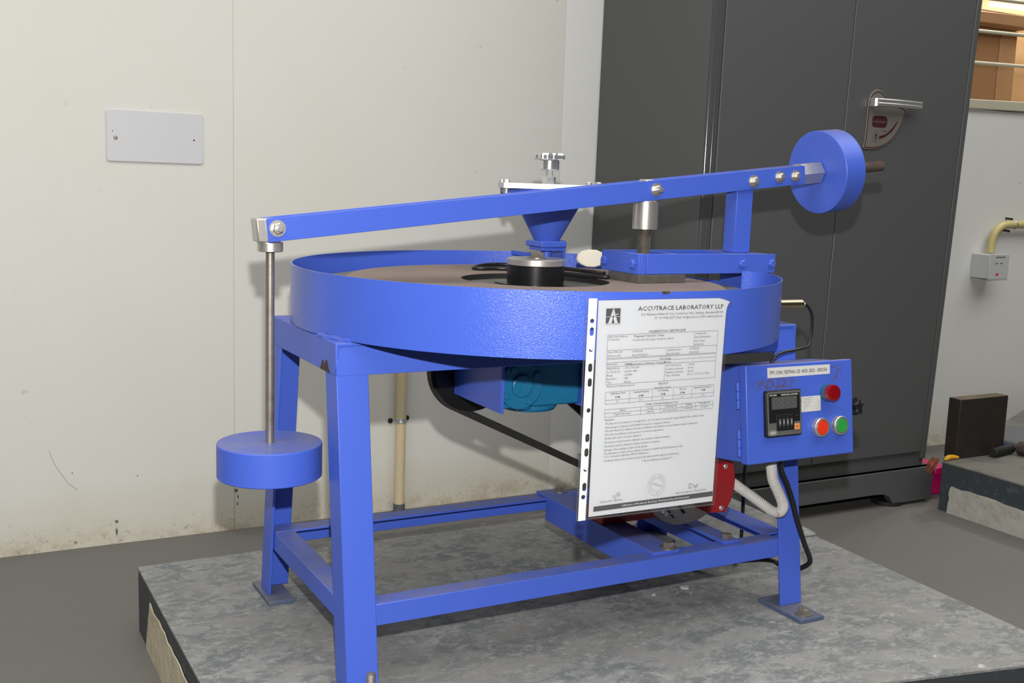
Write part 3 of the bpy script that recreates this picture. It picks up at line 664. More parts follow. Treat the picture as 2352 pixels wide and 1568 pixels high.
for y in (1.572, 1.662):
    b = MB().hexn((1.0905, y, 0.627), (-1, 0, 0), 0.0085, 0.006, 0.2); b.build('bolt', 'blue_smooth', bracket)
for x in (1.322, 1.392): MB().hexn((x, 1.5555, 0.6275), (0, -1, 0), 0.0080, 0.005, 0.2).build('bolt', 'blue_smooth', fb)
MB().box(1.359, 1.405, 1.570, 1.664, 0.5215, 0.6103).build('bracket_pedestal', 'blue_smooth', mc, bevel=0.001)
post = MB().box(1.334, 1.3725, 1.5965, 1.6295, 0.6450, 0.788).build('post', 'blue_smooth', mc, bevel=0.0012)
lab(MB().box(1.087, 1.187, 1.548, 1.645, 0.5950, 0.6093).build('specimen_plate', 'plate_dirty', mc, bevel=0.0006), 'dark iron specimen holder plate')
b = MB(); b.flatlathe([(0.0225, 0), (0.0225, 0.050), (0.0215, 0.051), (0.0150, 0.0512), (0.0150, 0.0862), (0.012, 0.0885), (0.0, 0.0890)], (1.140, 1.613, 0.6865), (0, 0, 1), 40)
barrel = lab(b.build('load_plunger', 'steel', mc), 'bright steel load plunger under the arm')
b = MB(); b.lathe([(0.0118 if i % 2 else 0.0102, i * 0.0011) for i in range(74)], (1.140, 1.613, 0.609), (0, 0, 1), 24); lab(b.build('threaded_screw', 'steel_dull', barrel), 'brownish threaded screw')

# ---- lever arm
SA = math.atan(0.1124); E = Vector((math.cos(SA), 0, math.sin(SA))); PN = Vector((-math.sin(SA), 0, math.cos(SA)))
A0 = Vector((0.4477, 0, 0.6604))
def ap(s, w, y): v = A0 + E * s + PN * w; return Vector((v.x, y, v.z))
def abox(b, s0, s1, w0, w1, y0, y1):
    return b.hexa([ap(s0, w0, y0), ap(s1, w0, y0), ap(s1, w0, y1), ap(s0, w0, y1), ap(s0, w1, y0), ap(s1, w1, y0), ap(s1, w1, y1), ap(s0, w1, y1)])
def aplate(b, y0, y1):
    R = rrect(0.0, 1.0545, 0.0, 0.0352, 0.003); return b.loft([ap(s, w, y0) for s, w in R], [ap(s, w, y1) for s, w in R])
b = MB(); aplate(b, 1.592, 1.5962)
arm = b.build('lever_arm_front_bar', 'blue_smooth', mc, bevel=0.0006)
b = MB(); aplate(b, 1.6298, 1.634); b.build('lever_arm_back_bar', 'blue_smooth', mc, bevel=0.0006)
b = MB(); abox(b, 0.045, 0.675, 0.0270, 0.0335, 1.5962, 1.6298); abox(b, 0.71, 0.905, 0.0270, 0.0335, 1.5962, 1.6298); b.build('lever_arm_web', 'blue_smooth', mc)
b = MB(); abox(b, 0.935, 1.053, 0.0015, 0.0340, 1.5966, 1.6294); lab(b.build('arm_end_block', 'steel_dull', mc, bevel=0.001), 'dull steel block in the arm end')
for x, z, rw, rn, st in ((0.4605, 0.6815, 0.0125, 0.0090, 0.009), (1.146, 0.7575, 0.0118, 0.0078, 0.009), (1.3675, 0.7790, 0.0118, 0.0085, 0.003), (1.430, 0.7890, 0.0112, 0.0075, 0.003), (1.4695, 0.7920, 0.0112, 0.0078, 0.002)):
    lab(bolt(arm, (x, 1.592, z), (0, -1, 0), rw, rn, 0.0065, st, 0.0042), 'steel nut and washer')
# ---- counterweight on the arm end
WC = 0.0176; yA = 1.613
def ax(s): v = ap(s, WC, yA); return v
MB().hexn(ax(1.0545), E, 0.0225, 0.052, 0.0).build('coupling_nut', 'steel', mc)
cw = MB().flatlathe([(0.018, 0.0035), (0.072, 0.0), (0.0795, 0.0), (0.0805, 0.001), (0.0805, 0.048), (0.0795, 0.049), (0.012, 0.049)], ax(1.1045), E, 72).build('counterweight', 'blue_smooth', mc)
b = MB(); b.lathe([(0.0108 if i % 2 else 0.0098, i * 0.0012) for i in range(102)], ax(1.158), E, 20); lab(b.build('threaded_rod', 'rust', cw), 'rusty threaded rod')

# ---- sand hopper behind the hub
HX, HY = 1.060, 1.825
lt = math.radians(-25); le, ln = Vector((math.cos(lt), math.sin(lt), 0)), Vector((-math.sin(lt), math.cos(lt), 0))
def lid_pt(a, c, z): v = Vector((HX, HY, 0)) + le * a + ln * c; return (v.x, v.y, z)
LS = [lid_pt(u, v, 0.7505) for u, v in rrect(-0.094, 0.094, -0.083, 0.083, 0.004)]
hp_ = lab(MB().prism(LS, (0, 0, 0.0105)).build('hopper_lid', 'zinc', mc, bevel=0.0008), 'zinc plated hopper lid')
fn = MB().flatlathe([(0.0245, -0.098), (0.073, -0.008), (0.091, -0.008), (0.091, 0.0), (0.07, 0.0)], (HX, HY, 0.7502), (0, 0, 1), 64).build('hopper_funnel', 'blue_smooth', mc)
for u, v in ((-.086, -.074), (.086, -.074), (.086, .074), (-.086, .074)):
    x, y, _z = lid_pt(u, v, 0); b = MB().hexn((x, y, 0.7611), (0, 0, 1), 0.0068, 0.006, 0.2).cyl((x, y, 0.737), (x, y, 0.7502), 0.0045, n=10); b.build('lid_bolt', 'steel', hp_)
b = MB().hexn((HX, HY, 0.7611), (0, 0, 1), 0.0135, 0.0135, 0.2); b.lathe([(0.0072 if i % 2 else 0.0064, 0.012 + i * 0.0011) for i in range(18)], (HX, HY, 0.7611), (0, 0, 1), 18)
b.flatlathe([(0.0165, 0), (0.0185, 0.002), (0.0185, 0.018), (0.016, 0.020)], (HX, HY, 0.787), (0, 0, 1), 32)
knob = lab(b.build('hopper_knob_stem', 'chrome', hp_), 'bright steel knob stem and nut')
star = []
for i in range(84):
    t = 2 * math.pi * i / 84; star.append((0.0275 + 0.0032 * math.cos(7 * t), t))
b = MB()
lo = [Vector((HX + r * math.cos(t), HY + r * math.sin(t), 0.8065)) for r, t in star]; hi_ = [v + Vector((0, 0, 0.009)) for v in lo]
cc = Vector((HX, HY, 0)); sc = lambda P, f, dz: [Vector((HX + (p.x - HX) * f, HY + (p.y - HY) * f, p.z + dz)) for p in P]
b.loft(sc(lo, .93, 0), sc(lo, 1, .002), True, True); b.loft(sc(lo, 1, .002), sc(hi_, 1, 0), True, False); b.loft(sc(hi_, 1, 0), sc(hi_, .9, .0035), True, True)
lab(b.build('star_knob', 'chrome', hp_), 'bright lobed star knob')
g = MB().box(HX - 0.028, HX + 0.028, HY - 0.030, HY + 0.034, 0.6405, 0.6525).build('hopper_gate', 'blue', mc, bevel=0.002)
MB().box(HX - 0.024, HX + 0.024, HY - 0.026, HY + 0.026, 0.6335, 0.6403).build('gate_slide', 'blue', g, bevel=0.001)
MB().cyl((HX, HY, 0.618), (HX, HY, 0.6335), 0.0115, n=20).build('outlet_spout', 'blue_smooth', g)
b = MB().box(HX + 0.0285, HX + 0.0335, HY - 0.018, HY + 0.034, 0.6105, 0.6535).box(HX + 0.0285, HX + 0.0335, HY + 0.034, 2.022, 0.6105, 0.6205); b.build('hopper_stay', 'blue', mc, bevel=0.001)

# ---- gearbox and belt drive under the drum
gb = MB().box(0.852, 1.012, 1.604, 1.762, 0.3765, 0.470).box(0.880, 0.990, 1.604, 1.720, 0.470, 0.5215).build('gearbox', 'teal', mc, bevel=0.004)
b = MB().flatlathe([(0.0415, 0), (0.0415, 0.009), (0.0405, 0.010), (0.0195, 0.0105), (0.0195, 0.0155), (0.018, 0.0165), (0.006, 0.0165), (0.005, 0.0150), (0.0, 0.0150)], (0.887, 1.604, 0.4175), (0, -1, 0), 48)
fl_ = b.build('bearing_cover', 'teal', gb)
for k in range(4):
    t = math.radians(38 + 90 * k - 8); b = MB().hexn((0.887 + 0.033 * math.cos(t), 1.594, 0.4175 + 0.033 * math.sin(t)), (0, -1, 0), 0.0068, 0.005, 0.3); b.build('cover_bolt', 'teal', fl_) if False else b.build('bolt', 'teal', gb)
MB().flatlathe([(0.052, 0), (0.052, 0.006), (0.048, 0.011), (0, 0.011)], (0.935, 1.655, 0.3765), (0, 0, -1), 40).build('bottom_cover', 'teal', gb)
MB().lathe([(0.008, -0.002), (0.013, -0.002), (0.013, 0.002), (0.008, 0.002)], (0.903, 1.612, 0.372), (0, 0.4, 1), 20, closed=True).build('drain_plug', 'teal', gb)
MB().box(0.8455, 0.8515, 1.588, 1.775, 0.372, 0.5215).build('gearbox_bracket', 'blue_smooth', mc, bevel=0.0008)
MB().box(1.0125, 1.0185, 1.588, 1.775, 0.372, 0.5215).build('gearbox_bracket', 'blue_smooth', mc, bevel=0.0008)
BY = 1.785
lab(MB().lathe([(0.012, -0.012), (0.080, -0.012), (0.081, -0.009), (0.072, 0.0), (0.081, 0.009), (0.080, 0.012), (0.012, 0.012)], (0.885, BY, 0.417), (0, 1, 0), 56, smooth=False).build('large_pulley', 'black_steel', mc), 'black pulley behind the gearbox')
MX, MZ = 1.192, 0.220
MB().lathe([(0.010, -0.012), (0.034, -0.012), (0.036, -0.009), (0.030, 0.0), (0.036, 0.009), (0.034, 0.012), (0.010, 0.012)], (MX, BY, MZ), (0, 1, 0), 40, smooth=False).build('motor_pulley', 'black_steel', mc)
def belt_loop(c0, r0, c1, r1, n=40):
    dx, dz = c1[0] - c0[0], c1[1] - c0[1]; d = math.hypot(dx, dz); base = math.atan2(dz, dx); al = math.acos((r0 - r1) / d); P = []
    for i in range(n + 1):
        t = base + al + (2 * math.pi - 2 * al) * i / n; P.append((c0[0] + r0 * math.cos(t), c0[1] + r0 * math.sin(t)))
    for i in range(n + 1):
        t = base - al + 2 * al * i / n; P.append((c1[0] + r1 * math.cos(t), c1[1] + r1 * math.sin(t)))
    return P
Pi = belt_loop((0.885, 0.417), 0.0720, (MX, MZ), 0.029); Po = belt_loop((0.885, 0.417), 0.0865, (MX, MZ), 0.043)
b = MB(); n = len(Pi)
for P, y in ((Po, BY - .0095), (Po, BY + .0095), (Pi, BY + .006), (Pi, BY - .006)): b.v += [Vector((x, y, z)) for x, z in P]
for i in range(n):
    for r in range(4):
        j = (i + 1) % n; r2 = (r + 1) % 4; b._q((r * n + i, r * n + j, r2 * n + j, r2 * n + i), True)
lab(b.build('drive_belt', 'belt', mc), 'worn black drive belt')

# ---- motor on the cross rails
mo = MB().cyl((MX, 1.545, MZ), (MX, 1.705, MZ), 0.064, n=40)
for k in range(20):
    t = 2 * math.pi * k / 20; c, s = math.cos(t), math.sin(t)
    q = lambda r, o, y: (MX + r * c - o * s, y, MZ + r * s + o * c)
    mo.hexa([q(.062, -.0015, 1.56), q(.0695, -.0015, 1.56), q(.0695, -.0015, 1.69), q(.062, -.0015, 1.69), q(.062, .0015, 1.56), q(.0695, .0015, 1.56), q(.0695, .0015, 1.69), q(.062, .0015, 1.69)])
motor = lab(mo.build('motor_body', 'red', mc), 'red motor body low in the stand')
MB().cyl((MX, 1.705, MZ), (MX, 1.80, MZ), 0.010, n=16).build('motor_shaft', 'steel_dull', motor)
MB().box(MX - 0.108, MX + 0.060, 1.620, 1.690, ZC, ZC + 0.022).build('motor_foot', 'red', motor, bevel=0.002)
sh = MB().flatlathe([(0.066, 0), (0.066, 0.018), (0.060, 0.030), (0.050, 0.052), (0.046, 0.056), (0.018, 0.058), (0.0, 0.058)], (MX, 1.545, MZ), (0, -1, 0), 48).build('end_shield', 'cast', motor)
for k in range(10):
    t = math.radians(200 + 140 * k / 9 - 52)
    c, s = math.cos(t), math.sin(t); b = MB(); q = lambda r, o, y: (MX + r * c - o * s, y, MZ + r * s + o * c)
    if k in (2, 3, 4, 5):
        b.hexa([q(.036, -.0042, 1.4900), q(.0555, -.0050, 1.5070), q(.0555, .0050, 1.5070), q(.036, .0042, 1.4900), q(.036, -.0042, 1.4850), q(.0545, -.0050, 1.5015), q(.0545, .0050, 1.5015), q(.036, .0042, 1.4850)])
        b.build('vent_slot', 'dark', motor)
for t in (215, 325):
    c, s = math.cos(math.radians(t)), math.sin(math.radians(t)); b = MB().hexn((MX + 0.0585 * c, 1.515, MZ + 0.0585 * s), (0, -1, 0), 0.0058, 0.009); b.build('tie_bolt', 'steel', motor)
# red end cover with a rounded right side
P = [(1.190, 0.198), (1.228, 0.196), (1.2405, 0.216), (1.2465, 0.240), (1.2470, 0.256), (1.2430, 0.276), (1.2390, 0.287), (1.190, 0.287)]
b = MB().loft([(x, 1.448, z) for x, z in P], [(x, 1.486, z) for x, z in P]); rc = lab(b.build('end_cover', 'red', motor, bevel=0.002), 'red end cover with rounded side')
for x, z in ((1.219, 0.205), (1.223, 0.280)): MB().lathe([(0.0, 0.002), (0.0035, 0.0016), (0.0048, 0.0)], (x, 1.448, z), (0, -1, 0), 14).build('cover_screw', 'steel', motor)

# ---- speed sensor through the drum wall
b = MB().flatlathe([(0.0088, 0), (0.0088, 0.042), (0.0082, 0.0422), (0.0082, 0.045), (0.0088, 0.0452), (0.0088, 0.102), (0.0078, 0.1035)], (1.3180, 1.5, 0.5585), (1, 0, -0.01), 28)
sn = lab(b.build('speed_sensor', 'brass', mc), 'brassy metal speed sensor')
lab(MB().cyl((1.421, 1.5, 0.5576), (1.429, 1.5, 0.5570), 0.0042, 0.003, n=14).build('cable_gland', 'switch', sn), 'grey gland of the sensor')
# ------------------------------------------------------------------ hanging load weight
hw = thing('hanging_weight', (0.4555, 1.613, 0.298), 'round blue weight hanging on a steel rod from the left end of the lever arm', 'weight')
hx, hy = 0.4555, 1.613
b = MB().flatlathe([(0.0785, 0.0), (0.0803, 0.0015), (0.0803, 0.006), (0.0800, 0.0064), (0.0803, 0.0068), (0.0803, 0.0515), (0.0793, 0.053), (0.013, 0.0532), (0.0125, 0.0528), (0.0, 0.0528)], (hx, hy, 0.298), (0, 0, 1), 80)
b.build('weight_disc', 'blue_smooth', hw)
lab(MB().cyl((hx, hy, 0.350), (hx, hy, 0.646), 0.0066, n=24).build('rod', 'steel_dull', hw), 'bare steel rod')
lab(MB().flatlathe([(0.0175, 0), (0.0192, 0.001), (0.0192, 0.0135), (0.0185, 0.0145)], (hx, hy, 0.6455), (0, 0, 1), 40).build('collar', 'steel', hw), 'bright steel collar')
b = MB().hexa([(0.4330, 1.5970, 0.6602), (0.468, 1.5970, 0.6602), (0.468, 1.6290, 0.6602), (0.4330, 1.6290, 0.6602), (0.4295, 1.5970, 0.6955), (0.468, 1.5970, 0.6955), (0.468, 1.6290, 0.6955), (0.4295, 1.6290, 0.6955)])
lab(b.build('hanger_block', 'steel', hw, bevel=0.0022), 'bright steel hanger block in the arm fork')

# ------------------------------------------------------------------ control box on the front right leg
O = Vector((1.1972, 1.3613, 0.3059)); UU = Vector((1, 0, 0)); VV = Vector((0, 0.135, 1)).normalized(); NN = Vector((0, -1, 0.135)).normalized()
def bp(u, v, n=0.0): return O + UU * u + VV * v + NN * n
def bbox(b, u0, u1, v0, v1, n0, n1): return b.hexa([bp(u0, v0, n1), bp(u1, v0, n1), bp(u1, v0, n0), bp(u0, v0, n0), bp(u0, v1, n1), bp(u1, v1, n1), bp(u1, v1, n0), bp(u0, v1, n0)])
def bpoly(b, P, n0, n1): return b.loft([bp(u, v, n1) for u, v in P], [bp(u, v, n0) for u, v in P])
bx = thing('control_box', tuple(bp(0.12, 0.0, -0.05)), 'blue steel control box with digital counter and push buttons on the right front leg', 'control box')
body = MB(); bbox(body, 0.005, 0.236, 0.0025, 0.1655, -0.1035, -0.0185); body.build('body', 'blue_box', bx, bevel=0.0015)
lid = MB(); bbox(lid, 0.0, 0.2425, 0.0, 0.1672, -0.018, 0.0); lid = lid.build('door', 'blue_box', bx, bevel=0.0022)
for v0 in (0.0125, 0.0935):
    b = MB().cyl(bp(-0.0022, v0, -0.0185), bp(-0.0022, v0 + 0.0152, -0.0185), 0.0032, n=16, bev=0.0008)
    b.cyl(bp(-0.0022, v0 + 0.0156, -0.0185), bp(-0.0022, v0 + 0.0296, -0.0185), 0.0032, n=16, bev=0.0005).cyl(bp(-0.0022, v0 + 0.0300, -0.0185), bp(-0.0022, v0 + 0.0455, -0.0185), 0.0032, n=16, bev=0.0008)
    b.build('hinge', 'blue_smooth', bx)
# digital counter
R = rrect(0.0358, 0.1146, 0.0438, 0.1226, 0.004)
ct = MB(); bpoly(ct, R, 0.0, 0.0075); ct = lab(ct.build('counter', 'black_plastic', bx, bevel=0.001), 'black and grey digital counter')
pl_ = lambda n: (lambda u, v: bp(u, v, n))
b = MB(); bpoly(b, rrect(0.0378, 0.1128, 0.0458, 0.1206, 0.003), 0.0074, 0.0088); b.build('bezel', 'bezel', ct, bevel=0.0006)
b = MB(); bpoly(b, rrect(0.0405, 0.1095, 0.0680, 0.1170, 0.0012), 0.0086, 0.0091); b.build('counter_face', 'black_plastic', ct)
b = MB(); bpoly(b, rrect(0.0465, 0.1030, 0.0905, 0.1118, 0.0006), 0.0090, 0.0094); b.build('display_window', 'lcd', ct)
b = MB()
for i in range(4):
    u, v, w, h, k = 0.0502 + 0.0136 * i, 0.0935, 0.0082, 0.0152, 0.0011
    sl_ = 0.0010
    for (a, c, e, d) in ((0, 0, 1, 0), (0, .5, 1, .5), (0, 1, 1, 1), (0, 0, 0, .5), (0, .5, 0, 1), (1, 0, 1, .5), (1, .5, 1, 1)):
        p0 = (u + a * w + c * sl_, v + c * h); p1 = (u + e * w + d * sl_, v + d * h); f = 0.12
        q0 = (p0[0] + (p1[0] - p0[0]) * f, p0[1] + (p1[1] - p0[1]) * f); q1 = (p1[0] - (p1[0] - p0[0]) * f, p1[1] - (p1[1] - p0[1]) * f)
        stroke(b, [q0, q1], k, pl_(0.0096))
lab(b.build('display_digits', 'segment', ct), 'four unlit display digits')
print_text([('APC-240N', 0.0418, 0.1137, 0.0162, 0.0021, 1), ('PRESETABLE COUNTER', 0.0680, 0.1135, 0.0372, 0.0021, 1)], pl_(0.0093), 'counter_lettering', 'white_print', ct)
b = MB(); bpoly(b, rrect(0.0565, 0.0955, 0.0540, 0.0812, 0.0008), 0.0086, 0.0100); b.build('thumbwheel_block', 'black_plastic', ct, bevel=0.0004)
b = MB()
for i in range(4): bpoly(b, rrect(0.0605 + 0.0086 * i, 0.0658 + 0.0086 * i, 0.0615, 0.0745, 0.0004), 0.0099, 0.0104)
b.build('thumbwheel_window', 'grey_gloss', ct)
print_text([(c_, 0.0618 + 0.0086 * i + (0.0008 if c_ == '1' else 0), 0.0655, 0.0010 if c_ == '1' else 0.0026, 0.0055, 0.3) for i, c_ in enumerate('1122')], pl_(0.0106), 'thumbwheel_digits', 'white_print', ct)
b = MB()
for i in range(4):
    for v in (0.0585, 0.0775): flat(b, [(0.062 + .0086 * i, v), (0.0645 + .0086 * i, v), (0.0645 + .0086 * i, v + .0007), (0.062 + .0086 * i, v + .0007)], pl_(0.0102))
b.build('thumbwheel_marks', 'plate_grey', ct)
b = MB(); bpoly(b, rrect(0.0958, 0.1070, 0.0535, 0.0640, 0.001), 0.0086, 0.0110); lab(b.build('reset_key', 'orange', ct, bevel=0.0005), 'small orange reset key')
print_text([('RST', 0.0982, 0.0580, 0.0064, 0.0022, 1)], pl_(0.0112), 'key_lettering', 'ink', ct)
print_text([('0', 0.0995, 0.0765, 0.0013, 0.0018, 0), ('R', 0.1035, 0.0765, 0.0016, 0.0020, 1)], pl_(0.0094), 'mark_lettering', 'plate_grey', ct)
b = MB(); ring2(b, 0.0485, 0.0515, 0.0038, 0.0005, pl_(0.0090), ru=0.0087); b.build('oval_mark', 'white_print', ct)
print_text([('ALFA', 0.0428, 0.0499, 0.0115, 0.0034, 2)], pl_(0.0090), 'oval_lettering', 'white_print', ct)
# label strips
b = MB(); bpoly(b, [(0.0468, 0.1436), (0.1888, 0.1440), (0.1892, 0.1606), (0.0466, 0.1612)], 0.0, 0.0004); l1 = lab(b.build('label_strip', 'label', bx), 'long white paper label strip')
print_text([('TPT: CIVIL TESTING: CE: 18/23: 2022 \u2013 2023:5/6', 0.0512, 0.1496, 0.1310, 0.0054, 0.5)], pl_(0.0008), 'label_lettering', 'ink', l1)
b = MB(); bpoly(b, rrect(0.1146, 0.1658, 0.0810, 0.1076, 0.0012), 0.0, 0.0003); l2 = lab(b.build('sticker', 'label', bx), 'small white sticker with fine print')
b = MB(); flat(b, [(0.1170, 0.0975), (0.1212, 0.0975), (0.1212, 0.1030), (0.1170, 0.1030)], pl_(0.0006)); b.build('sticker_logo', 'ink', l2)
b = MB(); flat(b, [(0.1180, 0.0975), (0.1186, 0.0975), (0.1191, 0.0990), (0.1196, 0.0975), (0.1202, 0.0975), (0.1191, 0.1027)], pl_(0.0008)); b.build('sticker_logo_letter', 'label', l2)
print_text([('AccuTrace Laboratory LLP', 0.1168, 0.1042, 0.032, 0.0017, 0), ('+91 99982 22677', 0.1235, 0.1008, 0.020, 0.0017, 0), ('info@accutrace.in', 0.1235, 0.0977, 0.022, 0.0017, 0),
            ('Cal Dt.', 0.1170, 0.0938, 0.0062, 0.0017, 0), ('29/03/2024', 0.1260, 0.0940, 0.0132, 0.0017, 0), ('Due Dt.', 0.1170, 0.0902, 0.0064, 0.0017, 0), ('29/03/2025', 0.1260, 0.0904, 0.0132, 0.0017, 0),
            ('Sr. No.', 0.1170, 0.0868, 0.0056, 0.0017, 0), ('230303', 0.1260, 0.0872, 0.0070, 0.0017, 0), ('ID No.', 0.1170, 0.0834, 0.0056, 0.0017, 0), ('NM', 0.1260, 0.0838, 0.0030, 0.0017, 0)], pl_(0.0006), 'sticker_lettering', 'ink', l2, 1)
# push buttons, pilot lamp, knob
def button(u, v, m, name, label):
    b = MB().flatlathe([(0.0150, 0), (0.0168, 0.001), (0.0168, 0.0095), (0.0155, 0.0115), (0.0134, 0.0115), (0.0132, 0.0085), (0.0, 0.0085)], bp(u, v, 0), NN, 48)
    r = lab(b.build('button_ring', 'steel', bx), 'chrome ring of the ' + label)
    b = MB().flatlathe([(0.0128, 0), (0.0128, 0.0020), (0.0120, 0.0028), (0.0, 0.0028)], bp(u, v, 0.0085), NN, 40); return lab(b.build(name, m, r), label)
button(0.1595, 0.0525, 'btn_red', 'push_button', 'red push button'); button(0.2045, 0.0525, 'btn_green', 'push_button', 'green push button')
b = MB().flatlathe([(0.0158, 0), (0.0158, 0.0035), (0.0150, 0.0075), (0.0148, 0.0090)], bp(0.1805, 0.1115, 0), NN, 40); pr_ = lab(b.build('pilot_lamp_base', 'pilot_ring', bx), 'blue green base of the pilot lamp')
b = MB().flatlathe([(0.0148, 0.0), (0.0148, 0.008), (0.0138, 0.0105), (0.0100, 0.0112), (0.0, 0.0115)], bp(0.1805, 0.1115, 0.009), NN, 40); lab(b.build('pilot_lamp', 'pilot', pr_), 'dark red pilot lamp lens')
b = MB(); kc = bp(0.2600, 0.0805, -0.008); st = []
ka = (NN + UU * 0.35).normalized(); ku = VV; kw = ka.cross(ku).normalized()
for i in range(60):
    t = 2 * math.pi * i / 60; r = 0.0138 + 0.0034 * math.cos(5 * t); st.append((r, t))
sp = lambda f, h: [kc + ka * h + (ku * math.cos(t) + kw * math.sin(t)) * r * f for r, t in st]
b.loft(sp(.9, -.006), sp(1, -.004), True, True); b.loft(sp(1, -.004), sp(1, .004), True, False); b.loft(sp(1, .004), sp(.8, .0065), True, True)
b.cyl(bp(0.2425, 0.080, -0.010), bp(0.252, 0.080, -0.010), 0.0045, n=14)
lab(b.build('star_latch', 'black_plastic', bx), 'black star shaped latch knob')

# ------------------------------------------------------------------ certificate in a punched sleeve
YS = 1.2200
ce = thing('calibration_certificate', (0.90, YS, 0.303), 'white printed certificate in a clear punched sleeve hanging on the front of the blue drum', 'paper')
sp_ = lambda y: (lambda u, v: (u, y, v))
def sheet_poly(P, y0, y1, name, m, par, curl=0.0):
    b = MB(); f = lambda x, y, z: (x, y - curl * max(0, (x - 0.985) / 0.04) ** 2 * max(0, (z - 0.55) / 0.06), z)
    b.loft([f(x, y1, z) for x, z in P], [f(x, y0, z) for x, z in P]); return b.build(name, m, par)
paper = sheet_poly([(0.7925, 0.3062), (1.0090, 0.3048), (1.0098, 0.40), (1.0112, 0.52), (1.0125, 0.585), (1.0138, 0.5935), (1.0165, 0.5985), (1.0185, 0.6015), (1.0070, 0.6052), (0.9985, 0.6070), (0.7930, 0.6078)], YS, YS + 0.0002, 'paper', 'paper', ce)
SLV = [(0.7716, 0.3022), (1.0140, 0.2982), (1.0163, 0.40), (1.0165, 0.55), (1.0160, 0.5874), (1.0225, 0.5955), (1.0267, 0.6030), (1.0150, 0.6065), (1.0040, 0.6097), (0.7721, 0.6115)]
fs = lambda y, name: (lambda b: (flat(b, SLV, sp_(y)), b.build(name, 'film', ce))[1])(MB())
fs(YS - 0.0010, 'sleeve_front'); fs(YS + 0.0009, 'sleeve_back')
